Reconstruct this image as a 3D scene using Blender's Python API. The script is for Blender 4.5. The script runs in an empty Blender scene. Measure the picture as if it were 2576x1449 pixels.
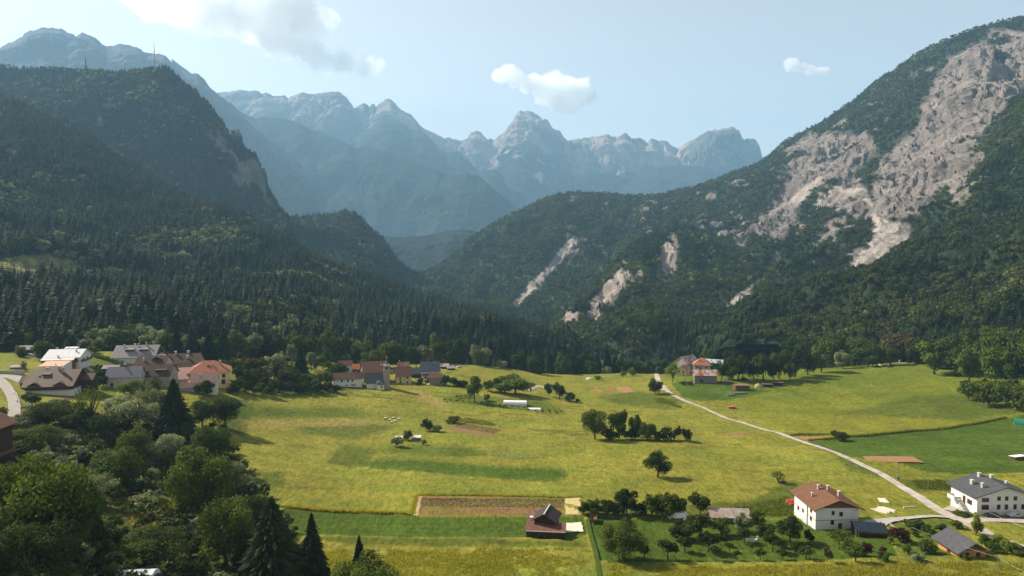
import bpy, bmesh, math, random
import numpy as np
from mathutils import Vector, Matrix
rad = math.radians
S = bpy.context.scene
COL = S.collection
rng = np.random.default_rng(7)
random.seed(7)

# ------------------------------------------------------------------ camera
FPX, CX, CY = 1717.0, 1288.0, 724.5           # focal length / centre in 2576 x 1449 photo pixels
PITCH = rad(3.5)
sp, cp = math.sin(PITCH), math.cos(PITCH)
cam = bpy.data.objects.new('camera', bpy.data.cameras.new('camera'))
COL.objects.link(cam)
cam.data.sensor_width = 36.0
cam.data.lens = FPX / 2576 * 36
cam.data.clip_start, cam.data.clip_end = 1.0, 90000.0
cam.rotation_euler = (math.pi / 2 - PITCH, 0, 0)
S.camera = cam

def ray(x, y):
    a = (np.asarray(x, float) - CX) / FPX; b = -(np.asarray(y, float) - CY) / FPX
    return a, cp + b * sp, -sp + b * cp
def pt(x, y, d):                              # point of the sight line at ground distance d
    a, f, z = ray(x, y); t = np.asarray(d, float) / f
    return np.stack([a * t, f * t, z * t], -1)
def proj(P):
    X, Y, Z = P[..., 0], P[..., 1], P[..., 2]
    f = Y * cp - Z * sp; u = Y * sp + Z * cp
    f = np.maximum(f, 1e-3)
    return CX + X / f * FPX, CY - u / f * FPX

# ------------------------------------------------------------------ noise
_perm = rng.permutation(512).astype(np.int64)
_perm = np.concatenate([_perm, _perm, _perm])
_g = rng.normal(size=(512, 3)); _g /= np.linalg.norm(_g, axis=1)[:, None]
def perlin(P):
    P = np.asarray(P, float); i = np.floor(P).astype(np.int64); f = P - i
    u = f * f * f * (f * (f * 6 - 15) + 10); i &= 511
    out = 0.0
    for a in (0, 1):
        wa = u[:, 0] if a else 1 - u[:, 0]
        for b in (0, 1):
            wb = u[:, 1] if b else 1 - u[:, 1]
            for c in (0, 1):
                wc = u[:, 2] if c else 1 - u[:, 2]
                h = _perm[_perm[_perm[i[:, 0] + a] % 512 + i[:, 1] + b] % 512 + i[:, 2] + c] % 512
                g = _g[h]
                d = g[:, 0] * (f[:, 0] - a) + g[:, 1] * (f[:, 1] - b) + g[:, 2] * (f[:, 2] - c)
                out = out + wa * wb * wc * d
    return out * 1.6
def fbm(P, octs=4, gain=.5, lac=2.03):
    s, a, n = 0.0, 1.0, 0.0
    for k in range(octs):
        s = s + a * perlin(P * lac ** k + 17.3 * k); n += a; a *= gain
    return s / n
def ridged(P, octs=4, gain=.5, lac=2.07):
    s, a, n = 0.0, 1.0, 0.0
    for k in range(octs):
        s = s + a * (1 - 2 * np.abs(perlin(P * lac ** k + 9.1 * k))); n += a; a *= gain
    return s / n
def flat(P): return P.reshape(-1, 3)

def inpoly(x, y, poly):
    r = np.zeros(np.shape(x), bool); n = len(poly)
    for k in range(n):
        x0, y0 = poly[k]; x1, y1 = poly[(k + 1) % n]
        if y0 == y1: continue
        c = ((y0 > y) != (y1 > y)) & (x < (x1 - x0) * (y - y0) / (y1 - y0) + x0)
        r ^= c
    return r
_jit = rng.normal(size=(9, 2))
def soft(x, y, poly, s=3.0, asp=.45):
    r = 0.0
    for j in _jit: r = r + inpoly(x + j[0] * s, y + j[1] * s * asp, poly)
    return r / len(_jit)

# ------------------------------------------------------------------ materials
def new_mat(name):
    m = bpy.data.materials.new(name); m.use_nodes = True
    nt = m.node_tree; b = nt.nodes['Principled BSDF']
    return m, nt, b
def N(nt, kind, **kw):
    n = nt.nodes.new(kind)
    for k, v in kw.items():
        if k in n.inputs.keys() if hasattr(n.inputs, 'keys') else False: n.inputs[k].default_value = v
        else: setattr(n, k, v)
    return n
def mixc(nt, a, b, fac, mode='MIX'):
    n = nt.nodes.new('ShaderNodeMix'); n.data_type = 'RGBA'; n.blend_type = mode
    for s, v in ((6, a), (7, b)):
        if isinstance(v, (tuple, list)): n.inputs[s].default_value = (*v[:3], 1)
        else: nt.links.new(v, n.inputs[s])
    if isinstance(fac, (int, float)): n.inputs[0].default_value = fac
    else: nt.links.new(fac, n.inputs[0])
    return n.outputs[2]
def noise_val(nt, scale, detail=4, lo=.3, hi=.7, stretch=None, rough=.55, to=(0, 1)):
    tc = nt.nodes.new('ShaderNodeTexCoord'); src = tc.outputs['Object']
    if stretch:
        mp = nt.nodes.new('ShaderNodeMapping'); mp.inputs['Scale'].default_value = stretch
        nt.links.new(src, mp.inputs[0]); src = mp.outputs[0]
    n = nt.nodes.new('ShaderNodeTexNoise'); n.inputs['Scale'].default_value = scale
    n.inputs['Detail'].default_value = detail; n.inputs['Roughness'].default_value = rough
    nt.links.new(src, n.inputs['Vector'])
    r = nt.nodes.new('ShaderNodeMapRange'); r.inputs[1].default_value = lo; r.inputs[2].default_value = hi
    r.inputs[3].default_value, r.inputs[4].default_value = to
    nt.links.new(n.outputs[0], r.inputs[0])
    return r.outputs[0]
def bump(nt, b, h, strength=.5, dist=1.0):
    n = nt.nodes.new('ShaderNodeBump'); n.inputs['Strength'].default_value = strength
    n.inputs['Distance'].default_value = dist
    nt.links.new(h, n.inputs['Height']); nt.links.new(n.outputs[0], b.inputs['Normal'])
def scale_col(nt, col, val):
    n = nt.nodes.new('ShaderNodeVectorMath'); n.operation = 'SCALE'
    nt.links.new(col, n.inputs[0]); nt.links.new(val, n.inputs['Scale'])
    return n.outputs[0]
def dull(b, rough=.95, spec=.1):
    b.inputs['Roughness'].default_value = rough; b.inputs['Specular IOR Level'].default_value = spec

def tint_mat(name, noises, bumps=None, rough=.95, spec=.05):
    """colour from the mesh's 'tint' attribute, broken up by procedural noise"""
    m, nt, b = new_mat(name); dull(b, rough, spec)
    a = nt.nodes.new('ShaderNodeAttribute'); a.attribute_name = 'tint'
    c = a.outputs['Color']
    for (sc, st, lo, hi) in noises:
        c = scale_col(nt, c, noise_val(nt, sc, 5, .3, .7, st, .6, (lo, hi)))
    nt.links.new(c, b.inputs['Base Color'])
    if bumps: bump(nt, b, noise_val(nt, bumps[0], 6, .2, .8, None, .65), bumps[1], bumps[2])
    return m

def plain(name, col, var=.25, scale=2.0, rough=.85, spec=.2, bmp=0, stretch=None, metal=0):
    m, nt, b = new_mat(name); dull(b, rough, spec); b.inputs['Metallic'].default_value = metal
    v = noise_val(nt, scale, 5, .3, .7, stretch, .6)
    c = mixc(nt, tuple(x * (1 - var) for x in col), tuple(min(1, x * (1 + var)) for x in col), v)
    nt.links.new(c, b.inputs['Base Color'])
    if bmp: bump(nt, b, v, bmp, .05)
    return m

# ------------------------------------------------------------------ object helpers
def tag(o, label=None, cat=None, group=None, kind=None):
    if label: o['label'] = label
    if cat: o['category'] = cat
    if group: o['group'] = group
    if kind: o['kind'] = kind
    return o
def link(name, me, parent=None):
    o = bpy.data.objects.new(name, me); COL.objects.link(o)
    if parent: o.parent = parent
    return o
def empty(name, loc, rz=0):
    o = bpy.data.objects.new(name, None); COL.objects.link(o)
    o.location = loc; o.rotation_euler = (0, 0, rz); o.empty_display_size = .5
    return o
def np_mesh(name, V, F, tint=None, smooth=True):
    me = bpy.data.meshes.new(name)
    V = np.asarray(V, np.float32); F = np.asarray(F, np.int32)
    k = F.shape[1]
    me.vertices.add(len(V)); me.vertices.foreach_set('co', V.ravel())
    me.loops.add(F.size); me.loops.foreach_set('vertex_index', F.ravel())
    me.polygons.add(len(F)); me.polygons.foreach_set('loop_start', np.arange(0, F.size, k, dtype=np.int32))
    me.polygons.foreach_set('loop_total', np.full(len(F), k, np.int32))
    me.polygons.foreach_set('use_smooth', np.full(len(F), smooth, bool))
    if tint is not None:
        a = me.attributes.new('tint', 'FLOAT_COLOR', 'POINT')
        t = np.ones((len(V), 4), np.float32); t[:, :3] = tint; a.data.foreach_set('color', t.ravel())
    me.update(calc_edges=True); me.validate()
    return me
def grid_faces(nv, nu):
    i = np.arange(nv * nu).reshape(nv, nu)
    return np.stack([i[:-1, :-1], i[:-1, 1:], i[1:, 1:], i[1:, :-1]], -1).reshape(-1, 4)

# ------------------------------------------------------------------ ground height
CTRL = [ # photo x, y, distance
 (-250,1480,105),(0,1480,110),(200,1480,120),(400,1449,140),(700,1480,150),(1000,1449,156),(1500,1449,156),(2000,1449,156),(2576,1449,152),(2900,1449,150),
 (-200,1200,185),(0,1200,190),(300,1250,192),(600,1250,215),(1000,1250,223),(1500,1250,223),(2000,1250,223),(2576,1270,210),(2900,1270,205),
 (0,1100,235),(300,1100,255),(-200,1000,270),(0,1000,290),(150,1000,305),(300,950,350),(150,900,390),(0,880,420),(-200,880,430),(550,990,350),(700,1000,385),(420,900,415),
 (850,985,420),(1000,978,440),(1200,968,470),(1100,1020,410),(1000,1100,325),(700,1100,310),(1400,1060,380),(1400,980,520),(1480,955,575),(1560,940,610),(1650,945,590),
 (1770,962,510),(1950,975,500),(1850,940,560),(2150,925,585),(2270,912,590),(2420,950,500),(2576,1010,420),(2576,1060,375),(2300,1080,370),(2100,1100,335),(2900,1000,400),
 (1150,918,600),(820,915,570),(1050,945,500),(620,905,500),(700,950,430),(930,940,490),(1250,925,610),
 (1700,1060,395),(1850,1050,405),(1700,1200,250),(2300,1200,246)]
CW = [tuple(pt(*c)) for c in CTRL]
CW += [(-650,700,-95),(-300,650,-110),(-150,640,-125),(0,720,-165),(0,900,-250),(200,770,-175),(200,950,-280),(450,730,-140),(450,950,-250),(800,680,-100),(800,950,-200),(-650,1000,-100),(-300,1000,-170),
       (0,60,-64),(-60,60,-56),(80,60,-66),(-200,250,-62)]
CW = np.array(CW)
def plane_z(X, Y): return -60 - .0983 * Y
def _phi(r2): return np.where(r2 > 0, .5 * r2 * np.log(r2 + 1e-12), 0)
_n = len(CW); _c = CW[:, :2] / 100
_K = _phi(((_c[:, None] - _c[None]) ** 2).sum(-1)) + np.eye(_n) * .03
_Pm = np.hstack([np.ones((_n, 1)), _c])
_A = np.block([[_K, _Pm], [_Pm.T, np.zeros((3, 3))]])
_w = np.linalg.solve(_A, np.concatenate([CW[:, 2] - plane_z(CW[:, 0], CW[:, 1]), np.zeros(3)]))
GX0, GY0, GS = -1000.0, 40.0, 4.0
_gx = np.arange(GX0, 1001, GS); _gy = np.arange(GY0, 1201, GS)
_XX, _YY = np.meshgrid(_gx, _gy)
_q = np.stack([_XX.ravel(), _YY.ravel()], -1) / 100
_Z = np.zeros(len(_q))
for _k in range(_n): _Z += _w[_k] * _phi(((_q - _c[_k]) ** 2).sum(-1))
_Z += _w[_n] + _q @ _w[_n + 1:]
ZG = (_Z + plane_z(_XX.ravel(), _YY.ravel()))
ZG = ZG + 1.1 * fbm(np.stack([_XX.ravel() / 45, _YY.ravel() / 30, 0 * ZG], -1), 3)
ZG = ZG.reshape(_XX.shape)
def gz(X, Y):
    X = np.asarray(X, float); Y = np.asarray(Y, float)
    i = np.clip((X - GX0) / GS, 0, len(_gx) - 1.001); j = np.clip((Y - GY0) / GS, 0, len(_gy) - 1.001)
    i0 = i.astype(int); j0 = j.astype(int); a = i - i0; b = j - j0
    return (ZG[j0, i0] * (1 - a) + ZG[j0, i0 + 1] * a) * (1 - b) + (ZG[j0 + 1, i0] * (1 - a) + ZG[j0 + 1, i0 + 1] * a) * b
_ts = np.arange(60, 1100, 1.0)
def G(x, y):
    """where the sight line through photo pixel (x, y) meets the ground"""
    a, f, z = ray(x, y)
    X, Z = a / f * _ts, z / f * _ts
    below = Z <= gz(X, _ts)
    k = int(np.argmax(below)) if below.any() else len(_ts) - 1
    lo, hi = _ts[max(k - 1, 0)], _ts[k]
    for _ in range(14):
        m = .5 * (lo + hi)
        if z / f * m <= float(gz(a / f * m, m)): hi = m
        else: lo = m
    return Vector((a / f * hi, hi, float(gz(a / f * hi, hi))))
def Gd(x, d):                                   # ground under photo column x at distance d
    X = (x - CX) / FPX * d
    return Vector((X, d, float(gz(X, d))))
# ------------------------------------------------------------------ sky, sun, air
SUN_EL, SUN_AZ = rad(36), rad(-60)              # azimuth measured from +Y (view direction), clockwise
w = bpy.data.worlds.new('World'); S.world = w; w.use_nodes = True
nt = w.node_tree; bg = nt.nodes['Background']
sky = nt.nodes.new('ShaderNodeTexSky'); sky.sky_type = 'NISHITA'; sky.sun_disc = False
sky.sun_elevation = SUN_EL; sky.sun_rotation = SUN_AZ
sky.altitude = 800; sky.air_density = 1.0; sky.dust_density = 1.0; sky.ozone_density = 1
hs = nt.nodes.new('ShaderNodeHueSaturation'); hs.inputs['Saturation'].default_value = .27
nt.links.new(sky.outputs[0], hs.inputs['Color']); nt.links.new(hs.outputs[0], bg.inputs[0]); bg.inputs[1].default_value = .082
sl = bpy.data.lights.new('sun', 'SUN'); so = bpy.data.objects.new('sun', sl); COL.objects.link(so)
sl.energy = 5.0; sl.angle = rad(.55); sl.color = (1, .91, .77)
dsun = Vector((math.sin(SUN_AZ) * math.cos(SUN_EL), math.cos(SUN_AZ) * math.cos(SUN_EL), math.sin(SUN_EL)))
so.rotation_euler = dsun.to_track_quat('Z', 'Y').to_euler()
S.view_settings.view_transform = 'Standard'; S.view_settings.look = 'None'
S.view_settings.exposure = 1.12
S.render.engine = 'CYCLES'
S.cycles.use_denoising = True
S.cycles.max_bounces = 14; S.cycles.diffuse_bounces = 2; S.cycles.transmission_bounces = 3
S.cycles.volume_bounces = 12; S.cycles.transparent_max_bounces = 8; S.cycles.glossy_bounces = 2
S.cycles.caustics_reflective = False; S.cycles.caustics_refractive = False

def haze_box():
    x0, x1, y0, y1, z0, z1 = -11500, 11500, -60, 13200, -420, 2480
    bm = bmesh.new(); bmesh.ops.create_cube(bm, size=1)
    for v in bm.verts:
        v.co = ((x0 if v.co.x < 0 else x1), (y0 if v.co.y < 0 else y1), (z0 if v.co.z < 0 else z1))
    me = bpy.data.meshes.new('haze'); bm.to_mesh(me); bm.free()
    m = bpy.data.materials.new('haze_air'); m.use_nodes = True; nt = m.node_tree; nt.nodes.clear()
    out = nt.nodes.new('ShaderNodeOutputMaterial'); v = nt.nodes.new('ShaderNodeVolumePrincipled')
    v.inputs['Color'].default_value = (.33, .58, .80, 1); v.inputs['Density'].default_value = .74e-4
    v.inputs['Anisotropy'].default_value = .12
    nt.links.new(v.outputs[0], out.inputs['Volume']); me.materials.append(m)
    m.cycles.homogeneous_volume = True if hasattr(m.cycles, 'homogeneous_volume') else None
    return tag(link('haze', me), kind='stuff')
haze_box()

# ------------------------------------------------------------------ lofted mountain sheets
Z2 = lambda P: [(644 + x * .3556, 128.8 + y * .3556, d) for x, y, d in P]
SC = lambda L, k: [(x, y, d * k) for x, y, d in L]
Z3 = lambda P: [(1288 + x * .5, 257.6 + y * .5, d) for x, y, d in P]
def loft(rows, nu, nv, vexp=1.0, pos=None):
    u = np.linspace(0, 1, nu); R = []
    for r in rows:
        r = np.array(r, float); xs = r[:, 0]
        x = xs[0] + (xs[-1] - xs[0]) * u
        R.append(pt(x, np.interp(x, xs, r[:, 1]), np.interp(x, xs, r[:, 2])))
    R = np.array(R); n = len(rows)
    t = np.linspace(0, n - 1, nv) ** 1.0
    if pos is not None: t = np.interp(np.linspace(0, 1, nv), pos, np.arange(n))
    k = np.clip(t.astype(int), 0, n - 2); f = (t - k)[:, None, None]
    P = R[k] * (1 - f) + R[k + 1] * f
    # round the profile at the middle rows (Catmull-like blend)
    if n > 2:
        a = R[np.clip(k - 1, 0, n - 1)]; d = R[np.clip(k + 2, 0, n - 1)]; b, c = R[k], R[k + 1]
        CR = .5 * ((2 * b) + (c - a) * f + (2 * a - 5 * b + 4 * c - d) * f ** 2 + (3 * b - a - 3 * c + d) * f ** 3)
        P = .5 * P + .5 * CR
    return P
def normals(P):
    du = np.gradient(P, axis=1); dv = np.gradient(P, axis=0)
    n = np.cross(du, dv); n /= np.linalg.norm(n, axis=-1, keepdims=True) + 1e-9
    n *= np.where(n[..., 2:3] < 0, -1, 1)
    return n
def smooth01(x): x = np.clip(x, 0, 1); return x * x * (3 - 2 * x)
def displace(P, comps, crest=.1, crest_w=.12, crest_row=0.0):
    """comps: (kind, scale xyz, amplitude)"""
    nv, nu, _ = P.shape; nrm = normals(P); v = np.linspace(0, 1, nv)[:, None]
    env = crest + (1 - crest) * smooth01(np.abs(v - crest_row) / crest_w)
    d = 0.0
    for kind, sc, amp in comps:
        f_ = flat(P)
        if kind == 'g':
            sh = f_[:, 0] - sc[2] * f_[:, 2] + sc[0] * .35 * fbm(f_ / (sc[0] * 1.6), 3)
            q = ridged(np.stack([sh / sc[0], f_[:, 1] / sc[1], f_[:, 2] / sc[1]], -1), 4, .55) * amp
        else: q = (ridged if kind == 'r' else fbm)(f_ / np.array(sc), 5) * amp
        d = d + q.reshape(nv, nu)
    return P + nrm * (d * env)[..., None], d
def with_back(P, dist, drop, rows=6):
    """adds the far side of the ridge"""
    c = P[0]; B = []
    for k in range(rows, 0, -1):
        t = k / rows; b = c.copy(); s = 1 + dist * t / np.maximum(c[:, 1:2], 1)
        b[:, :2] *= s; b[:, 2] -= drop * t ** .8; B.append(b)
    return np.concatenate([np.array(B), P], 0), rows
def sheet_obj(name, P, tint, mat, kind='structure', parent=None):
    nv, nu, _ = P.shape
    me = np_mesh(name, flat(P), grid_faces(nv, nu), tint.reshape(-1, 3), smooth=name not in ('far_mountains', 'left_massif', 'right_mountain', 'middle_cliff_spur'))
    me.materials.append(mat); return tag(link(name, me, parent), kind=kind)
def blend(a, b, t): return np.asarray(a) * (1 - t[..., None]) + np.asarray(b) * t[..., None]

M_FAR = tint_mat('far_forest_slope', [(.006, None, .6, 1.5), (.03, None, .7, 1.35)], (.02, .9, 30))
M_ROCKY = tint_mat('limestone_slope', [(.01, None, .75, 1.3), (.08, None, .75, 1.3)], (.05, .8, 8))
M_HILL = tint_mat('wooded_hillside', [(.02, None, .7, 1.35), (.2, None, .7, 1.35)], (.1, .6, 3))
ROCK, SCREE, DIRT = (.138, .116, .104), (.25, .215, .19), (.20, .15, .10)
FOR_FAR, FOREST, GRASSY = (.013, .022, .018), (.018, .028, .014), (.15, .15, .045)

FORESTS = {}
def scatter(P, mask, n, seed, by_view=.0):
    """random points on a sheet, evenly by area where the mask allows"""
    r = np.random.default_rng(seed)
    a = np.linalg.norm(np.cross(P[1:, :-1] - P[:-1, :-1], P[:-1, 1:] - P[:-1, :-1]), axis=-1)
    m = mask[:-1, :-1] * a
    if by_view: m = m / np.maximum(P[:-1, :-1, 1], 50) ** by_view
    p = (m / m.sum()).ravel(); k = r.choice(len(p), n, p=p); j, i = np.divmod(k, P.shape[1] - 1)
    u, v = r.random(n)[:, None], r.random(n)[:, None]
    return (P[j, i] * (1 - u) + P[j, i + 1] * u) * (1 - v) + (P[j + 1, i] * (1 - u) + P[j + 1, i + 1] * u) * v

# ---- far ranges
def far_range(name, crest, base, comps, tintf, nu=500, nv=90, dist=900, drop=700, mat=None, crest_disp=.1, mid=None, jag=0):
    rows = [crest] + ([mid] if mid else []) + [base]
    P = loft(rows, nu, nv); P, nb = with_back(P, dist, drop)
    P, d = displace(P, comps, crest_disp, .25, nb / len(P))
    if jag:
        Q = P[nb] / np.array([110., 1e9, 1e9]); P[nb, :, 2] += ridged(Q, 4, .6) * jag
        P[nb - 1, :, 2] = np.minimum(P[nb - 1, :, 2], P[nb, :, 2])
    t = tintf(P, d, nb)
    return sheet_obj(name, P, t, mat or M_FAR), P

CREST_C = Z2([(-560,340,12500),(-400,320,12500),(-180,300,12500),(-100,290,12500),(-60,300,12500),(0,295,12500),(10,294,12500),(35,322,12500),(70,303,12500),(120,332,12500),(200,325,12500),(225,347,12500),(320,309,12500),(400,318,12500),(480,305,12400),(560,298,12400),(600,310,12400),(640,340,12400),(690,420,12400),(760,376,12300),(800,400,12300),(830,378,12300),(845,406,12300),(920,351,12300),(950,352,12300),(1030,430,12300),(1100,470,12300),(1150,530,12400),(1190,570,12500),(1280,605,12600),(1330,635,12800),(1360,625,12800),(1420,645,12800),(1460,652,12800),(1510,630,12800),(1535,590,12800),(1560,577,12800),(1585,590,12800),(1615,637,12800),(1650,630,12800),(1690,642,12700),(1740,600,12600),(1810,540,12400),(1835,480,12300),(1850,455,12300),(1872,433,12300),(1885,440,12300),(1940,437,12300),(1985,460,12300),(2010,485,12300),(2030,515,12300),(2040,495,12300),(2055,497,12300),(2085,540,12300),(2110,568,12400),(2140,575,12400),(2165,637,12400),(2200,652,12400)])
CREST_C += Z3([(310,200,12300),(400,185,12200),(480,172,12100),(500,182,12100),(525,182,12100),(560,170,12000),(572,164,12000),(600,192,12000),(625,188,12000),(645,187,12000),(660,197,12000),(680,217,12000),(700,191,12000),(715,195,12000),(735,205,12000),(770,196,12000),(790,212,12000),(830,240,12000),(870,214,11800),(930,190,11600),(990,155,11500),(1050,144,11400),(1080,140,11400),(1110,132,11400),(1135,147,11400),(1160,190,11400),(1190,194,11300),(1215,194,11300),(1235,230,11300),(1252,285,11300),(1290,300,11300),(1400,340,11300),(1700,420,11300)])
CREST_C = SC(CREST_C, .85)
def bx(c, dy, d): return [(x, y + dy, d) for x, y, _ in c]
def tint_c(P, d, nb):
    x, y = proj(P); nv, nu = x.shape
    n1 = fbm(flat(P) / 260., 4).reshape(nv, nu); n2 = ridged(flat(P) / np.array([500., 500., 900.]), 4).reshape(nv, nu)
    yc = y[nb][None, :]
    line = 60 + 45 * fbm(flat(P) / 1500., 3).reshape(nv, nu)
    g = smooth01((y - yc - line) / 45 + n1 * .8)
    t = blend(np.array((.085, .078, .076)) * (1 + .5 * n2[..., None]), FOR_FAR, g)
    t = blend(t, (.30, .235, .205), smooth01((n2 - .36) * 5) * (1 - g) * .8)
    snow = [Z2([(480,395,0),(515,405,0),(500,420,0)]), Z2([(515,498,0),(600,435,0),(585,455,0),(520,492,0)]), Z2([(520,365,0),(600,335,0),(590,345,0),(530,372,0)]), Z2([(540,310,0),(590,305,0),(560,318,0)]), Z2([(425,550,0),(455,520,0),(440,545,0)]),
            Z2([(1815,745,0),(1885,715,0),(1885,745,0),(1830,755,0)]), Z2([(1640,775,0),(1800,690,0),(1870,650,0),(1780,720,0),(1650,778,0)]), Z2([(1985,755,0),(2080,825,0),(2130,790,0),(2085,835,0),(2000,775,0)]), Z2([(1975,880,0),(2000,850,0),(2035,870,0),(2025,945,0),(2010,930,0)])]
    for q in snow: t = blend(t, (.42, .34, .31), soft(x, y, [(a, b) for a, b, _ in q], 1.5))
    return t
far_range('far_mountains', CREST_C, bx(CREST_C, 300, 8100), [('r', (900, 900, 1600), 200), ('g', (260, 1300, .2), 70), ('g', (80, 420, -.2), 30), ('r', (40, 40, 60), 10)], tint_c, 900, 160, 900, 900, M_ROCKY, .2, bx(CREST_C, 120, 9600), 30)

CREST_A = [(-250,250,9200),(-150,200,9200),(-60,165,9200),(0,132,9200),(8,122,9200),(20,115,9200),(60,97,9200),(66,90,9200),(75,84,9200),(95,78,9200),(110,73,9200),(130,76,9200),(150,76,9200),(172,88,9200),(192,98,9200),(205,87,9200),(215,92,9200),(232,98,9200),(250,110,9200),(266,122,9200),(285,121,9200),(305,115,9200),(325,119,9200),(348,125,9200),(360,136,9200),(385,140,9200),(392,139,9100),(410,142,9000),(425,158,9000),(445,180,9000),(480,190,8900),(495,191,8900),(510,203,8900),(528,228,8800),(550,245,8700),(580,265,8600),(640,330,8500),(760,420,8400)]
CREST_A = SC(CREST_A, .76)
def tint_a(P, d, nb):
    nv, nu, _ = P.shape; n = ridged(flat(P) / np.array([350., 350., 900.]), 4).reshape(nv, nu)
    return np.array((.050, .050, .052)) * (1 + .5 * n[..., None])
far_range('left_massif', CREST_A, bx(CREST_A, 260, 5200), [('r', (600, 600, 1400), 110), ('g', (170, 900, .2), 55), ('g', (50, 300, -.1), 18)], tint_a, 420, 100, 900, 900, M_ROCKY, .15, None, 24)

CREST_E = Z2([(560,700,8800),(690,656,8800),(715,620,8800),(760,568,8800),(815,530,8800),(860,500,8800),(885,480,8800),(905,466,8800),(960,478,8700),(1050,522,8600),(1100,562,8600),(1130,556,8600),(1180,580,8500),(1250,640,8400),(1290,690,8300),(1340,722,8200),(1390,712,8200),(1440,722,8200),(1480,770,8100),(1560,840,8000),(1600,852,7800),(1650,842,7700),(1690,843,7700),(1740,880,7700),(1770,960,7700),(1810,985,7700),(1850,1000,7600),(1885,1050,7600),(1910,1132,7500),(1960,1240,7400)])
CREST_E = SC(CREST_E, 1.08)
def tint_e(P, d, nb):
    x, y = proj(P); nv, nu = x.shape
    n1 = fbm(flat(P) / 200., 4).reshape(nv, nu)
    t = np.array(FOR_FAR) * (1.0 + .5 * n1[..., None])
    t = blend(t, (.24, .19, .165), soft(x, y, [(a, b) for a, b, _ in Z2([(765,552,0),(830,470,0),(900,440,0),(912,452,0),(880,480,0),(840,510,0),(800,545,0)])], 2))
    return t
far_range('rear_wooded_ridge', CREST_E, bx(CREST_E, 240, 6600), [('r', (500, 500, 900), 90), ('f', (120, 120, 160), 26)], tint_e, 420, 90, 700, 700, M_FAR, .12, None, 8)

CREST_B = [(430,150,6600),(520,215,6600),(560,248,6600)] + Z2([(-180,400,6600),(-60,455,6600),(0,482,6600),(50,470,6600),(120,478,6600),(200,480,6600),(300,510,6500),(360,550,6500),(450,580,6400),(550,620,6300),(650,662,6200),(690,692,6200),(740,688,6200),(800,690,6100),(900,712,6000),(960,736,6000),(1090,782,5900),(1200,812,5800),(1290,852,5700),(1310,872,5700),(1400,880,5600),(1500,866,5500),(1580,892,5500),(1640,950,5400),(1700,1002,5400),(1800,1082,5300),(1870,1142,5200),(1960,1220,5100)])
CREST_B = SC(CREST_B, 1.2)
def tint_b(P, d, nb):
    nv, nu, _ = P.shape; n1 = fbm(flat(P) / 150., 4).reshape(nv, nu)
    return np.array(FOR_FAR) * (1.05 + .7 * n1[..., None])
far_range('blue_wooded_slope', CREST_B, [(x * .5 + 500, 860, 5400) for x, y, d in CREST_B], [('r', (700, 700, 1300), 150), ('f', (110, 110, 150), 30)], tint_b, 520, 130, 700, 700, M_FAR, .1, None, 8)
CREST_G = Z3([(200,560,9500),(480,457,9500),(560,400,9500),(640,362,9500),(740,327,9400),(860,318,9400),(960,326,9300),(1050,358,9300),(1130,372,9300),(1250,420,9200),(1500,480,9200)])
far_range('right_wooded_foothill', CREST_G, bx(CREST_G, 170, 7800), [('r', (500, 500, 900), 70), ('f', (120, 120, 160), 22)], tint_b, 300, 60, 700, 600, M_FAR, .12, None, 6)
CREST_F = Z2([(860,1345,4700),(910,1322,4700),(1000,1324,4700),(1100,1318,4700),(1200,1310,4600),(1280,1296,4600),(1340,1276,4600),(1450,1266,4600),(1520,1272,4600),(1570,1282,4600),(1700,1330,4500),(1900,1420,4500)])
CREST_F = SC(CREST_F, .82)
far_range('valley_wooded_knoll', CREST_F, bx(CREST_F, 130, 3100), [('r', (300, 300, 500), 40), ('f', (80, 80, 110), 16)], tint_b, 260, 60, 500, 400, M_FAR, .15, None, 7)
CREST_F2 = Z2([(1000,1330,5200),(1040,1230,5200),(1060,1150,5200),(1100,1095,5200),(1170,1068,5200),(1260,1050,5200),(1340,1000,5300),(1420,960,5400),(1500,900,5400)])
CREST_F2 = SC(CREST_F2, 1.25)
def tint_f2(P, d, nb):
    nv, nu, _ = P.shape; n1 = fbm(flat(P) / 90., 4).reshape(nv, nu)
    return np.array((.026, .036, .020)) * (1.05 + .7 * n1[..., None])  # sunlight put into the tint: paler and yellower than the other far woods
far_range('sunlit_wooded_spur', CREST_F2, [(x + 90, 640, 5700) for x, y, d in CREST_F2], [('r', (200, 200, 300), 40), ('f', (80, 80, 110), 20)], tint_f2, 200, 70, 300, 200, M_FAR, .15, None, 8)

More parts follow.
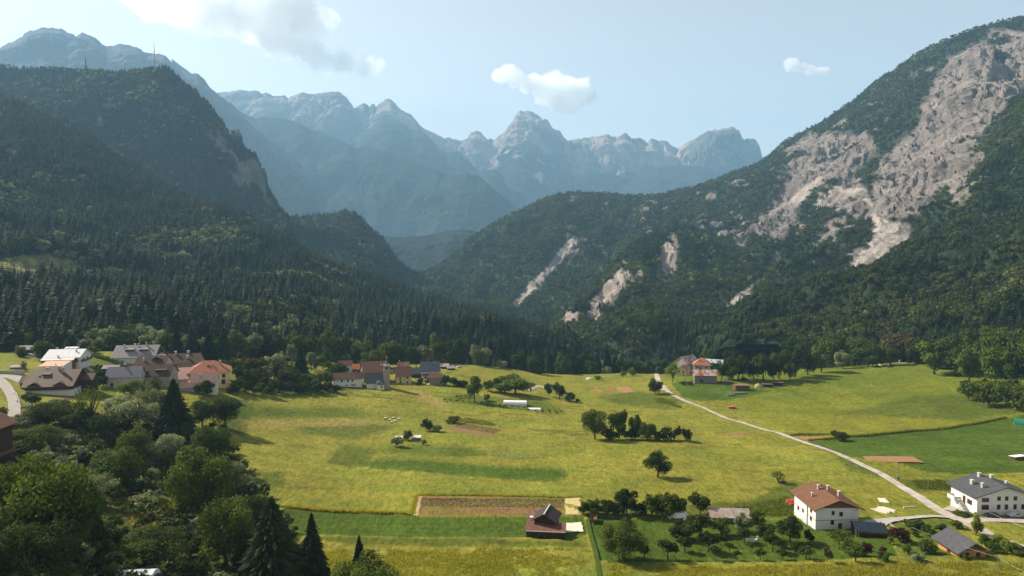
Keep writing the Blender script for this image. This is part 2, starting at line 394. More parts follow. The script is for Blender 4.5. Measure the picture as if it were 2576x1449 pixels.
# ---- left mountain with the masts (H), the lower ridge behind the slope (I), the near wooded slope (J)
def hillsheet(name, rows, nu, nv, comps, tintf, mat=M_HILL, dist=500, drop=300, crest=.12, cw=.2, pos=None, jag=0, relief=None):
    rows = rows + [[(x, y + 120, d_ * .86) for x, y, d_ in rows[-1]]]
    P = loft(rows, nu, nv, pos=pos); P, nb = with_back(P, dist, drop)
    P, d = displace(P, comps, crest, cw, nb / len(P))
    if jag: P[nb, :, 2] += fbm(P[nb] / np.array([40., 40., 1e9]), 4) * jag
    t, mask = tintf(P, d, nb)
    mask[:nb - 1] = 0
    if relief is not None:
        rr = relief['r']; nv, nu, _ = P.shape
        f_ = flat(P); sh = f_[:, 0] - .55 * f_[:, 2] + 16 * fbm(f_ / 70., 3)
        q = ridged(np.stack([sh / 44, f_[:, 1] / 300, f_[:, 2] / 300], -1), 4, .6).reshape(nv, nu) * 16
        q = q + ridged(np.stack([sh / 15, f_[:, 1] / 90, f_[:, 2] / 70], -1), 3, .6).reshape(nv, nu) * 4.5 + ridged(f_ / 11., 2).reshape(nv, nu) * 2.2
        q = q - q.mean()
        P = P + normals(P) * (q * relief['zone'] * smooth01((np.arange(nv)[:, None] - nb) / 10.))[..., None]
        gl = rr * smooth01((-q - 3.5) / 4); t = blend(t, np.array(ROCK) * .42, gl * .85)  # gully floors darkened in the tint, shading painted into the rock
    o = sheet_obj(name, P, t, mat); return o, P, mask
def tint_forest(P, rockbias=-9., base=FOREST):
    nv, nu, _ = P.shape; n = fbm(flat(P) / 30., 3).reshape(nv, nu)
    return np.array(base) * (1 + .5 * n[..., None]), np.ones((nv, nu))
CREST_H = [(-400,190,3000),(-150,160,3200),(0,168,3300),(60,174,3300),(130,174,3300),(200,182,3300),(250,184,3250),(300,187,3200),(350,181,3200),(385,176,3150),(420,173,3100),(432,180,3100),(445,196,3080),(465,218,3060),(485,228,3040),(500,247,3020),(515,258,3010),(530,272,3000),(545,290,2990),(555,307,2980),(575,338,2970),(582,345,2970),(590,334,2965),(600,334,2965),(606,350,2960),(612,368,2960),(625,378,2955),(632,384,2955),(640,386,2950),(648,402,2950),(655,422,2945),(665,450,2940),(675,482,2930),(690,503,2920),(700,520,2920),(715,542,2910),(740,562,2900),(800,610,2850),(900,680,2800)]
CREST_H = SC(CREST_H, .76)
def tint_h(P, d, nb):
    t, m = tint_forest(P); x, y = proj(P); nv, nu = x.shape
    n = fbm(flat(P) / np.array([60., 60., 160.]), 4).reshape(nv, nu)
    rk = soft(x, y, [(560,320),(602,325),(660,420),(705,530),(650,520),(600,470),(545,400),(520,330)], 18) * smooth01((n + .12) * 3)
    rk = np.maximum(rk, soft(x, y, [(230,290),(290,220),(310,240),(270,300),(245,325)], 8) * smooth01((n - .0) * 4) * .8)
    t = blend(t, (.135, .120, .105), rk); m = m * (rk < .45)
    return t, m
oH, PH, mH = hillsheet('left_mountain', [CREST_H, [(x * .9 - 20, 420 if x < 300 else 420 + (x - 300) * .45, 2010) for x, _, _ in CREST_H], [(x * .8, 640, 1560) for x, _, _ in CREST_H]], 460, 190,
    [('r', (420, 420, 900), 70), ('f', (90, 90, 160), 18), ('f', (28, 28, 50), 6)], tint_h, dist=700, drop=500, jag=6)
CREST_I = [(600,600,2300),(700,562,2350),(740,548,2350),(770,546,2350),(800,541,2350),(830,543,2330),(850,534,2320),(868,529,2310),(890,534,2300),(905,548,2300),(930,576,2280),(945,590,2270),(962,594,2260),(970,612,2250),(985,634,2230),(1000,655,2200),(1050,692,2150),(1100,720,2100),(1150,746,2050),(1200,772,2000),(1300,818,1900),(1420,880,1800)]
oI, PI_, mI = hillsheet('left_lower_ridge', [CREST_I, [(x - 60, max(700, y + 90), 1800) for x, y, _ in CREST_I], [(x - 80, 880, 1300) for x, _, _ in CREST_I]], 300, 100,
    [('r', (260, 260, 400), 34), ('f', (60, 60, 90), 10)], lambda P, d, nb: tint_forest(P), dist=400, drop=250, jag=5)
CREST_J = [(-420,225,1600),(-150,235,1700),(0,250,1750),(40,262,1740),(100,290,1720),(175,318,1700),(225,347,1680),(280,383,1680),(350,428,1640),(425,474,1600),(475,502,1560),(520,512,1500),(600,535,1450),(650,565,1400),(720,605,1380),(780,645,1350),(850,676,1330),(950,708,1300),(1050,748,1240),(1150,775,1190),(1250,808,1140),(1330,852,1100),(1440,892,1050)]
CLEAR = [(-300,650),(0,655),(30,640),(120,638),(190,645),(205,675),(190,690),(100,685),(90,705),(0,715),(-300,700)]
def tint_j(P, d, nb):
    t, m = tint_forest(P); x, y = proj(P)
    c = soft(x, y, CLEAR, 4, .6)
    ter = .5 + .5 * np.sign(np.sin(P[..., 2] * 1.15))
    t = blend(t, np.array(GRASSY) * (.75 + .5 * ter[..., None]), c)
    m = m * (c < .3)
    return t, m
oJ, PJ, mJ = hillsheet('left_wooded_slope', [CREST_J,
    [(-420,450,1200),(0,470,1250),(300,560,1250),(600,650,1150),(900,760,1080),(1200,835,1000),(1440,893,980)],
    [(-420,660,800),(0,690,830),(300,730,840),(600,775,850),(900,815,860),(1200,860,880),(1440,895,930)],
    [(-420,870,430),(0,880,470),(300,885,500),(600,890,560),(900,895,640),(1200,905,740),(1440,910,850)]], 420, 200,
    [('r', (300, 300, 500), 30), ('f', (70, 70, 110), 9)], tint_j, dist=400, drop=260, jag=4)

# ---- right mountain (K), its middle spur (N) and near spur (Q)
CREST_K = [(1000,760,2300),(1040,715,2400),(1080,682,2450),(1130,652,2500),(1180,604,2600),(1240,567,2700),(1300,537,2800),(1340,517,2850),(1370,500,2900),(1400,491,2900),(1450,486,2900),(1520,488,2900),(1600,496,2900),(1650,493,2900),(1700,482,2900),(1750,471,2900),(1800,452,2900),(1850,431,2900),(1900,412,2900),(1930,396,2900),(1980,356,2850),(2020,335,2850),(2050,321,2850),(2100,286,2800),(2150,250,2800),(2200,203,2750),(2250,176,2700),(2300,142,2700),(2350,116,2650),(2400,96,2600),(2450,77,2600),(2500,63,2550),(2576,46,2500),(2750,10,2450),(3000,-30,2400)]
R_BIG = [(2478,95),(2500,83),(2600,78),(2620,220),(2540,260),(2500,310),(2445,390),(2400,460),(2330,525),(2285,568),(2240,562),(2185,535),(2195,470),(2245,385),(2320,300),(2345,215),(2400,140)]
R_MID = [(1975,375),(2040,343),(2100,352),(2170,330),(2205,385),(2150,440),(2185,530),(2120,470),(2060,470),(2000,525),(1985,540),(1915,585),(1945,520),(1985,440)]
R_SM = [[(1880,585),(1925,555),(1935,580),(1905,602)],[(1930,610),(1965,560),(2005,525),(2000,560),(1960,620)],[(2060,490),(2160,465),(2210,530),(2190,560),(2130,545),(2070,520)],[(2150,380),(2180,340),(2200,350),(2180,420)],[(2390,450),(2470,380),(2500,330),(2480,420),(2420,520),(2390,520)]]
SCR = [[(2195,535),(2245,560),(2292,558),(2287,602),(2240,640),(2200,667),(2115,687),(2160,645),(2195,600)],
       [(1456,595),(1462,605),(1420,655),(1380,690),(1350,728),(1310,768),(1286,768),(1330,715),(1370,680),(1395,645),(1430,603)],
       [(1925,698),(1905,725),(1860,765),(1815,780),(1850,745),(1895,712)],
       [(1990,500),(2060,440),(2070,450),(2010,520),(1965,560),(1950,570)],
       [(2040,520),(2100,468),(2180,475),(2205,530),(2180,510),(2110,480),(2060,525)]]
QUAR = [(2003,838),(2030,815),(2080,790),(2085,800),(2062,855),(2010,850)]
REL = {}
def tint_k(P, d, nb):
    t, m = tint_forest(P); x, y = proj(P); nv, nu = x.shape
    n = fbm(flat(P) / np.array([45., 45., 70.]), 5).reshape(nv, nu)
    f_ = flat(P); sh = f_[:, 0] - .55 * f_[:, 2] + 20 * fbm(f_ / 80., 3)
    n2 = ridged(np.stack([sh / 80, f_[:, 1] / 420, f_[:, 2] / 420], -1), 4, .55).reshape(nv, nu)
    t = blend(t, np.array(FOREST) * 1.9, smooth01(fbm(flat(P) / 200., 3).reshape(nv, nu) * 2))
    xj, yj = x + 22 * n, y + 26 * n2 - 8
    n3 = fbm(np.stack([sh / 95, f_[:, 1] / 200, f_[:, 2] / 170], -1), 4).reshape(nv, nu)
    r = soft(xj, yj, R_BIG, 8) * smooth01((n2 * .45 + n * .3 + n3 * 1.6 + .50) * 5)
    r = np.maximum(r, soft(xj, yj, R_MID, 10) * smooth01((n2 * .5 + n * .35 + n3 * 1.6 + .36) * 5))
    for q in R_SM: r = np.maximum(r, soft(xj, yj, q, 6) * smooth01((n2 + n * .8 + .2) * 4))
    # small outcrops across the upper slope
    up = soft(x, y, [(1400,500),(1900,420),(2050,330),(2478,95),(2300,560),(2150,660),(1700,700),(1430,650)], 40)
    r = np.maximum(r, up * smooth01((n2 * .8 + n - .60) * 5) * .85)
    rockc = np.array(ROCK) * (1.0 + .45 * n[..., None] + .30 * n2[..., None])  # broad gully shading mixed into the rock tint
    t = blend(t, rockc, r)
    s = 0.0
    for q in SCR: s = np.maximum(s, soft(x + 3 * n, y + 3 * n, q, 2.5))
    z_ = np.maximum(np.maximum(soft(x, y, R_BIG, 20), soft(x, y, R_MID, 20)), up * .35)
    for q in R_SM: z_ = np.maximum(z_, soft(x, y, q, 12) * .8)
    REL['r'] = r; REL['zone'] = z_ * (1 - s)
    t = blend(t, np.array(SCREE) * (1 + .15 * n[..., None]), s)
    gq = soft(x, y, [(2380,460),(2480,400),(2500,420),(2430,520),(2385,530)], 10) * .7
    t = blend(t, np.array(GRASSY) * .8, gq * (1 - r))
    m = m * (s < .3) * (1 - .985 * smooth01(r * 1.8)) * (1 - .6 * gq)
    return t, m
def kr(f):
    out = []
    for x, y, d in CREST_K: out.append((x, *f(x, y, d)))
    return out
K_rows = [CREST_K,
  [(1000,768,2200),(1100,720,2350),(1200,660,2450),(1300,610,2500),(1400,580,2550),(1500,580,2500),(1700,570,2480),(1900,510,2450),(2100,420,2300),(2300,300,2200),(2450,215,2100),(2600,190,2050),(3000,150,2000)],
  [(1000,775,2150),(1200,735,2150),(1300,720,2150),(1500,690,2150),(1700,660,2050),(1900,610,1950),(2100,550,1850),(2300,460,1750),(2450,390,1650),(2600,350,1600),(3000,320,1550)],
  [(1000,790,2100),(1150,800,1900),(1280,815,1750),(1400,850,1550),(1550,830,1450),(1700,800,1400),(1900,760,1350),(2100,720,1300),(2300,640,1250),(2600,560,1150),(3000,520,1100)],
  [(1000,850,2000),(1200,890,1500),(1400,900,1200),(1600,905,1000),(1800,905,900),(2000,900,820),(2200,895,760),(2400,890,700),(2600,885,650),(3000,880,600)]]
oK, PK, mK = hillsheet('right_mountain', K_rows, 760, 420,
    [('r', (330, 330, 620), 66), ('g', (125, 640, .55), 30), ('f', (26, 26, 50), 3), ('f', (10, 10, 14), 1)], tint_k, M_HILL, dist=600, drop=300, jag=5, relief=REL)
def tint_n(P, d, nb):
    t, m = tint_forest(P); x, y = proj(P); nv, nu = x.shape
    n = fbm(flat(P) / np.array([40., 40., 90.]), 4).reshape(nv, nu)
    n2 = ridged(flat(P) / np.array([45., 45., 220.]), 4).reshape(nv, nu)
    r = 0.0
    for q in ([(1405,845),(1425,775),(1465,765),(1455,800),(1435,855)], [(1485,760),(1500,735),(1540,690),(1575,650),(1590,700),(1560,740),(1520,790),(1490,840),(1470,845)], [(1660,650),(1680,585),(1702,590),(1706,640),(1690,720),(1668,720)], [(1590,700),(1620,660),(1615,720)]):
        r = np.maximum(r, soft(x + 14 * n, y + 14 * n, q, 5) * smooth01((n2 + n + .0) * 4))
    t = blend(t, np.array((.185, .150, .130)) * (1 + .35 * n2[..., None]), r)
    q = soft(x + 6 * n, y + 5 * n, QUAR, 3) * smooth01((n + .3) * 4)
    t = blend(t, np.array((.40, .31, .22)), q)
    for z in SCR[1:3]: q2 = soft(x + 2 * n, y + 2 * n, z, 2); t = blend(t, np.array(SCREE) * (1 + .15 * n[..., None]), q2); q = np.maximum(q, q2)
    m = m * (np.maximum(r, q) < .42)
    return t, m
CREST_N = [(1385,895,1250),(1405,858,1300),(1418,800,1330),(1430,778,1340),(1450,770,1350),(1470,760,1380),(1485,738,1420),(1510,715,1480),(1540,668,1560),(1565,640,1620),(1600,612,1680),(1640,592,1740),(1680,578,1800),(1720,574,1830),(1770,585,1800),(1830,612,1700),(1900,660,1580),(1980,715,1430),(2060,765,1250),(2120,800,1100)]
oN, PN, mN = hillsheet('middle_cliff_spur', [CREST_N, [(1400,880,1120),(1500,820,1220),(1600,760,1350),(1700,720,1400),(1800,730,1380),(1900,770,1250),(2000,800,1150),(2120,830,980)], [(1400,900,1000),(1600,900,1020),(1800,895,950),(2000,890,860),(2120,890,780)]], 320, 170,
    [('g', (120, 600, .15), 34), ('g', (42, 300, .15), 12), ('f', (16, 16, 30), 2)], tint_n, M_HILL, dist=300, drop=120, jag=4)
CREST_Q = [(1930,770,1150),(1980,742,1200),(2030,726,1230),(2080,705,1270),(2120,694,1300),(2170,682,1330),(2220,664,1350),(2250,640,1370),(2285,602,1400),(2310,572,1430),(2340,545,1440),(2370,510,1450),(2420,448,1470),(2460,392,1480),(2500,338,1490),(2540,290,1500),(2580,242,1500),(2650,160,1500),(2800,20,1450)]
oQ, PQ, mQ = hillsheet('near_right_slope', [CREST_Q, [(1960,810,980),(2100,780,1030),(2250,740,1080),(2350,690,1100),(2450,620,1100),(2600,540,1050),(2800,480,1000)], [(1960,880,760),(2100,880,720),(2250,880,680),(2400,880,620),(2600,875,560),(2800,870,520)]], 330, 170,
    [('r', (160, 160, 300), 26), ('f', (40, 40, 60), 6)], lambda P, d, nb: tint_forest(P, base=(.022, .034, .015)), M_HILL, dist=250, drop=150, jag=4)
# ------------------------------------------------------------------ tree meshes
def leaf_mat(name, dark, light, trans=.25, silver=0):
    m, nt, b = new_mat(name); dull(b, .8, .06 + silver)
    oi = nt.nodes.new('ShaderNodeObjectInfo'); at = nt.nodes.new('ShaderNodeAttribute'); at.attribute_name = 'tint'
    c = mixc(nt, dark, light, oi.outputs['Random'])
    pn = nt.nodes.new('ShaderNodeTexNoise'); pn.inputs['Scale'].default_value = .011; pn.inputs['Detail'].default_value = 4
    nt.links.new(oi.outputs['Location'], pn.inputs['Vector'])
    pr = nt.nodes.new('ShaderNodeMapRange'); pr.inputs[1].default_value = .35; pr.inputs[2].default_value = .65; pr.inputs[3].default_value = .72; pr.inputs[4].default_value = 1.45
    nt.links.new(pn.outputs[0], pr.inputs[0]); c = scale_col(nt, c, pr.outputs[0])
    c = mixc(nt, c, at.outputs['Color'], 1.0, 'MULTIPLY')
    nt.links.new(c, b.inputs['Base Color'])
    tr = nt.nodes.new('ShaderNodeBsdfTranslucent'); mx = nt.nodes.new('ShaderNodeMixShader')
    nt.links.new(mixc(nt, c, (1.3, 1.25, .5), 1.0, 'MULTIPLY'), tr.inputs[0])
    mx.inputs[0].default_value = trans
    nt.links.new(b.outputs[0], mx.inputs[1]); nt.links.new(tr.outputs[0], mx.inputs[2])
    nt.links.new(mx.outputs[0], nt.nodes['Material Output'].inputs[0])
    return m
L_CON = leaf_mat('spruce_needles', (.014, .026, .011), (.037, .050, .018), .15)
L_DARK = leaf_mat('dark_leaves', (.028, .046, .009), (.048, .068, .013))
L_MID = leaf_mat('green_leaves', (.046, .072, .011), (.078, .105, .017), .3)
L_LIGHT = leaf_mat('bright_leaves', (.085, .12, .016), (.125, .155, .024), .35)
L_SILV = leaf_mat('silvery_leaves', (.125, .15, .072), (.20, .22, .12), .35, .05)
L_RED = leaf_mat('dark_red_leaves', (.035, .012, .012), (.05, .018, .014), .25)
L_RUST = leaf_mat('browning_leaves', (.075, .060, .022), (.10, .08, .026), .3)
L_WOODS = leaf_mat('woodland_leaves', (.026, .045, .013), (.095, .108, .030), .28)
M_BARK = plain('bark', (.09, .065, .045), .4, 3, .95, .05)

def conifer(seed, H=1.0, R=.17, tiers=16, per=8, sub=1, bare=.06, thin=1.0):
    """spruce crown of drooping branch blades, height 1"""
    r = np.random.default_rng(seed); V, F, T = [], [], []
    ph = 0
    for k in range(tiers):
        t = k / (tiers - 1); h = bare + (1 - bare) * (t ** .92) * .965
        rr = R * ((1 - t) ** .82) * (.82 + .36 * r.random()) + .012
        if k < 2: rr *= .8
        n = max(4, int(per * (1 - .45 * t)))
        ph += 1.3
        for i in range(n):
            a = ph + i * 2 * math.pi / n + r.normal() * .22; L = rr * r.uniform(.7, 1.2)
            dz = -L * r.uniform(.28, .62); wd = (L * r.uniform(.28, .42) + .008) * thin
            ca, sa = math.cos(a), math.sin(a)
            for s in range(sub):
                q = len(V); f0 = s / sub * .7; tl = 1 if sub == 1 else (.55 + .45 * (s + 1) / sub)
                hz = h + r.normal() * (.006 if sub == 1 else .022)
                m0 = L * (f0 + (tl - f0) * .5); sag = .012
                V += [(ca * L * f0, sa * L * f0, hz + dz * f0 * .5 + .02 * (1 - t)),
                      (ca * m0 - sa * wd, sa * m0 + ca * wd, hz + dz * .6 * tl - sag),
                      (ca * L * tl, sa * L * tl, hz + dz * tl),
                      (ca * m0 + sa * wd, sa * m0 - ca * wd, hz + dz * .6 * tl - sag)]
                F += [(q, q + 1, q + 2), (q, q + 2, q + 3)]
                T += [r.uniform(.5, 1.5)] * 4
    q = len(V); V += [(-.01, 0, .93), (.01, 0, .93), (0, 0, 1.0), (0, .012, .93)]
    F += [(q, q + 1, q + 2), (q + 1, q + 3, q + 2), (q + 3, q, q + 2)]; T += [1] * 4
    V = np.array(V) * H; T = np.array(T)[:, None] * np.ones((1, 3))
    return V, np.array(F), T

def crown(seed, shape, nl, leaf, top=1.0, lobes=9, aspect=.8, inner=.25):
    """leaf-cluster faces over several lobes; crown fits a unit-high tree of half-width `shape`"""
    r = np.random.default_rng(seed); V, F, T = [], [], []
    R, z0, z1 = shape; zc = .5 * (z0 + z1); hz = .5 * (z1 - z0)
    L = []
    for k in range(lobes):
        a = k * 2.4 + r.random(); u = r.uniform(-.75, .85)
        rr = math.sqrt(max(.05, 1 - u * u)) * r.uniform(.42, .80)
        L.append((math.cos(a) * rr * R, math.sin(a) * rr * R, zc + u * hz * .66, r.uniform(.24, .44) * R, r.uniform(.20, .36) * hz * 1.15, r.uniform(.75, 1.3)))
    L.append((0, 0, zc, .50 * R, .62 * hz, .8))
    L = np.array(L); wgt = L[:, 3] ** 2; wgt /= wgt.sum()
    k = r.choice(len(L), nl, p=wgt); d = r.normal(size=(nl, 3)); d /= np.linalg.norm(d, axis=1)[:, None]
    d[:, 2] = np.where((d[:, 2] < -.3) & (r.random(nl) < .6), -d[:, 2], d[:, 2])
    rad_ = 1 - inner * r.random(nl) ** 2
    c = L[k, :3] + d * rad_[:, None] * L[k][:, [3, 3, 4]] * (1 + .14 * r.normal(size=(nl, 1)))
    n = d * .8 + r.normal(size=(nl, 3)) * .45 + np.array([0, 0, .35]); n /= np.linalg.norm(n, axis=1)[:, None]
    t = np.cross(n, r.normal(size=(nl, 3))); t /= np.linalg.norm(t, axis=1)[:, None]; b = np.cross(n, t)
    s = leaf * r.uniform(.6, 1.35, size=(nl, 1)); e = s * r.uniform(.45, .85, size=(nl, 1))
    V = np.stack([c - t * s, c - b * e + n * s * .15, c + t * s, c + b * e - n * s * .1], 1).reshape(-1, 3)
    F = np.arange(nl * 4).reshape(nl, 4)
    T = np.repeat((r.uniform(.72, 1.25, nl) * L[k, 5])[:, None], 4, 0) * np.ones((1, 3))
    return V, F, T
def to_tris(F): return np.concatenate([F[:, [0, 1, 2]], F[:, [0, 2, 3]]])

def tube(bm, pts, rads, seg=6):
    """tapered limb along points"""
    prev = None
    for k, (p, r_) in enumerate(zip(pts, rads)):
        p = Vector(p); q = Vector(pts[min(k + 1, len(pts) - 1)]) - Vector(pts[max(k - 1, 0)])
        q.normalize(); a = q.orthogonal().normalized(); b = q.cross(a)
        ring = [bm.verts.new(p + (a * math.cos(i * 2 * math.pi / seg) + b * math.sin(i * 2 * math.pi / seg)) * r_) for i in range(seg)]
        if prev:
            best = min(range(seg), key=lambda s: sum((prev[i].co - ring[(i + s) % seg].co).length for i in range(seg)))
            ring = ring[best:] + ring[:best]
            for i in range(seg): bm.faces.new((prev[i], prev[(i + 1) % seg], ring[(i + 1) % seg], ring[i]))
        else: bm.faces.new(ring[::-1])
        prev = ring
    bm.faces.new(prev)
def trunk_mesh(name, seed, h, r0, fork, limbs, spread, conif=False):
    r = random.Random(seed); bm = bmesh.new()
    if conif: tube(bm, [(0, 0, -.02), (0, 0, .3), (0, 0, .95)], [r0, r0 * .7, .002])
    else:
        b = (r.uniform(-.02, .02), r.uniform(-.02, .02), fork)
        tube(bm, [(0, 0, -.04), (b[0] * .3, b[1] * .3, fork * .5), b], [r0 * 1.25, r0, r0 * .8])
        for k in range(limbs):
            a = k * 2.4 + r.random(); s = spread * r.uniform(.5, 1); z = fork + (h - fork) * r.uniform(.6, .95)
            m = (b[0] + math.cos(a) * s * .45, b[1] + math.sin(a) * s * .45, fork + (z - fork) * .5)
            tube(bm, [b, m, (math.cos(a) * s, math.sin(a) * s, z)], [r0 * .6, r0 * .38, r0 * .08], 5)
    me = bpy.data.meshes.new(name); bm.to_mesh(me); bm.free(); me.materials.append(M_BARK)
    return me

def leafy(name, vft, mat):
    V, F, T = vft; me = np_mesh(name, V, F, T, smooth=False); me.materials.append(mat); return me

# prototypes for the mountain forests (never linked to the scene themselves)
PROTO = bpy.data.collections.new('forest_kit')
def proto(vft, mat, i):
    o = bpy.data.objects.new('kit_%02d' % i, leafy('kit_%02d' % i, vft, mat)); PROTO.objects.link(o)
for i in range(4): proto(conifer(20 + i, R=(.17, .20, .15, .22)[i], tiers=13 + i, per=8), L_CON, i)
for i in range(3): proto(crown(40 + i, (.42, .10, 1.0), 170, .085, lobes=8), L_WOODS, 4 + i)
proto(crown(47, (.42, .10, 1.0), 170, .085, lobes=8), L_SILV, 7)
gnt = bpy.data.node_groups.new('forest_scatter', 'GeometryNodeTree')
gnt.interface.new_socket('Geometry', in_out='INPUT', socket_type='NodeSocketGeometry')
gnt.interface.new_socket('Geometry', in_out='OUTPUT', socket_type='NodeSocketGeometry')
gi, go = gnt.nodes.new('NodeGroupInput'), gnt.nodes.new('NodeGroupOutput')
ci = gnt.nodes.new('GeometryNodeCollectionInfo'); ci.inputs['Collection'].default_value = PROTO
ci.inputs['Separate Children'].default_value = True; ci.inputs['Reset Children'].default_value = True
iop = gnt.nodes.new('GeometryNodeInstanceOnPoints'); iop.inputs['Pick Instance'].default_value = True
def nattr(name, dt):
    n = gnt.nodes.new('GeometryNodeInputNamedAttribute'); n.data_type = dt; n.inputs[0].default_value = name
    return [o for o in n.outputs if o.enabled and o.name == 'Attribute'][0]
cxyz = gnt.nodes.new('ShaderNodeCombineXYZ')
gnt.links.new(nattr('rz', 'FLOAT'), cxyz.inputs['Z'])
gnt.links.new(gi.outputs[0], iop.inputs['Points']); gnt.links.new(ci.outputs[0], iop.inputs['Instance'])
gnt.links.new(nattr('kit', 'INT'), iop.inputs['Instance Index'])
gnt.links.new(cxyz.outputs[0], iop.inputs['Rotation']); gnt.links.new(nattr('siz', 'FLOAT_VECTOR'), iop.inputs['Scale'])
gnt.links.new(iop.outputs[0], go.inputs[0])
def forest(name, pts, kits, h, wide, seed, sink=.04):
    r = np.random.default_rng(seed); n = len(pts)
    me = bpy.data.meshes.new(name); me.vertices.add(n)
    pts = pts.copy(); pts[:, 2] -= h * sink
    me.vertices.foreach_set('co', pts.astype(np.float32).ravel())
    def at(nm, dt, key, val):
        a = me.attributes.new(nm, dt, 'POINT'); a.data.foreach_set(key, val.ravel())
    at('rz', 'FLOAT', 'value', r.uniform(0, 6.28, n).astype(np.float32))
    at('kit', 'INT', 'value', kits.astype(np.int32))
    at('siz', 'FLOAT_VECTOR', 'vector', np.stack([wide, wide, h], -1).astype(np.float32))
    o = link(name, me); md = o.modifiers.new('scatter', 'NODES'); md.node_group = gnt
    return tag(o, kind='stuff')
def mixed_forest(name, P, mask, n, seed, decid=.3, hc=(11, 20), hb=(7, 13), silver=.02, by_view=.0, patch=150., kscale=1.0):
    r = np.random.default_rng(seed); p = scatter(P, mask, n, seed, by_view)
    k = fbm(p / patch, 3) + r.normal(size=n) * .12
    br = k > np.quantile(k, 1 - decid); kits = np.where(br, 4 + r.integers(0, 3, n), r.integers(0, 4, n))
    kits = np.where(br & (r.random(n) < silver / max(decid, .01)), 7, kits)
    h = np.where(br, r.uniform(*hb, n), r.uniform(*hc, n) * (.5 + .5 * r.random(n) ** .6) * (1 + .35 * fbm(p / 60., 2))) * kscale
    wide = np.where(br, h * r.uniform(.9, 1.25, n), h * r.uniform(.95, 2.0, n))
    return forest(name, p, kits, h, wide, seed), p, kits, h
mixed_forest('left_mountain_forest', PH, mH, 26000, 3, .35, (13, 24), (10, 16), .03)
mixed_forest('left_ridge_forest', PI_, mI, 9000, 4, .25, (12, 20), (9, 14))
mixed_forest('right_mountain_forest', PK, mK, 52000, 6, .6, (9, 17), (7, 12), .0, .6)
mixed_forest('middle_spur_forest', PN, mN, 11000, 7, .5, (10, 17), (7, 12))
mixed_forest('near_right_forest', PQ, mQ, 15000, 8, .6, (11, 20), (8, 14))
_mJ = mJ.copy()
mixed_forest('left_slope_forest', PJ, _mJ * (fbm(flat(PJ) / 55., 3).reshape(_mJ.shape) > -.42), 26000, 5, .18, (13, 27), (8, 13), .03, .4)
# ------------------------------------------------------------------ meadow sheet
MOWN = [[(715,1278),(900,1290),(1040,1296),(1050,1302),(1420,1302),(1468,1300),(1480,1345),(1440,1362),(1300,1352),(1000,1352),(760,1345),(700,1310)],
        [(2030,1112),(2110,1104),(2300,1085),(2450,1068),(2530,1052),(2700,1030),(2700,1180),(2576,1190),(2420,1195),(2330,1188),(2260,1165),(2150,1150),(2090,1140)],
        [(1690,965),(1740,962),(1830,965),(1940,985),(1830,1008),(1760,1010),(1720,1000)],
        [(1480,1300),(1700,1310),(2000,1310),(2230,1340),(2260,1400),(2000,1415),(1560,1418),(1500,1410)],
        [(990,1155),(1100,1162),(1250,1175),(1420,1182),(1430,1200),(1400,1216),(1280,1208),(1100,1192),(950,1180),(880,1170)],
        [(600,1028),(920,1028),(915,1052),(600,1054)],[(640,985),(890,985),(890,996),(640,998)],
        [(1110,1000),(1180,992),(1380,1012),(1420,1042),(1300,1032),(1130,1010)],
        [(2230,1310),(2400,1300),(2430,1400),(2300,1410),(2260,1380)], [(860,915),(990,960),(900,985),(850,975)],
        [(200,895),(300,900),(320,950),(270,960),(215,930)],[(0,960),(40,985),(75,1030),(60,1045),(20,1000)],[(230,960),(290,960),(300,1010),(235,1010)],
        [(930,1135),(1050,1120),(1200,1130),(1250,1150),(1000,1145)]]
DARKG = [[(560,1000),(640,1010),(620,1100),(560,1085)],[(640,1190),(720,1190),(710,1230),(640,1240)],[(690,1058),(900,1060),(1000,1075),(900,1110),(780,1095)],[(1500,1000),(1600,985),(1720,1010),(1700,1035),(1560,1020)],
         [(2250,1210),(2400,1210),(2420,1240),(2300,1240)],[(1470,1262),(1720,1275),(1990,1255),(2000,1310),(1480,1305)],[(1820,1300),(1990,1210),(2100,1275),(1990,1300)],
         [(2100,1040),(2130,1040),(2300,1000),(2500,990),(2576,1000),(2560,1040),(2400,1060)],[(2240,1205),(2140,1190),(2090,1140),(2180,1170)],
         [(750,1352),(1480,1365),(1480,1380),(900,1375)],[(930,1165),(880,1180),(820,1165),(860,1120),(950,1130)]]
DRY = [[(1000,975),(1060,985),(1130,1020),(1120,1035),(1060,1010)],[(600,1060),(920,1056),(980,1062),(920,1072),(640,1080)],[(300,1250),(420,1260),(480,1320),(420,1360),(330,1330)],[(290,1000),(350,985),(360,1010),(300,1010)],
       [(1150,985),(1330,1000),(1270,1010)]]
EARTH = [[(1980,470),(1981,470),(1980,471)], [(2195,905),(2240,908),(2300,905),(2310,912),(2200,914)]]
OLIVE, YELLOW, GREEN, DGREEN, DRYC = (.146, .162, .022), (.214, .188, .028), (.060, .094, .011), (.068, .088, .013), (.28, .205, .06)
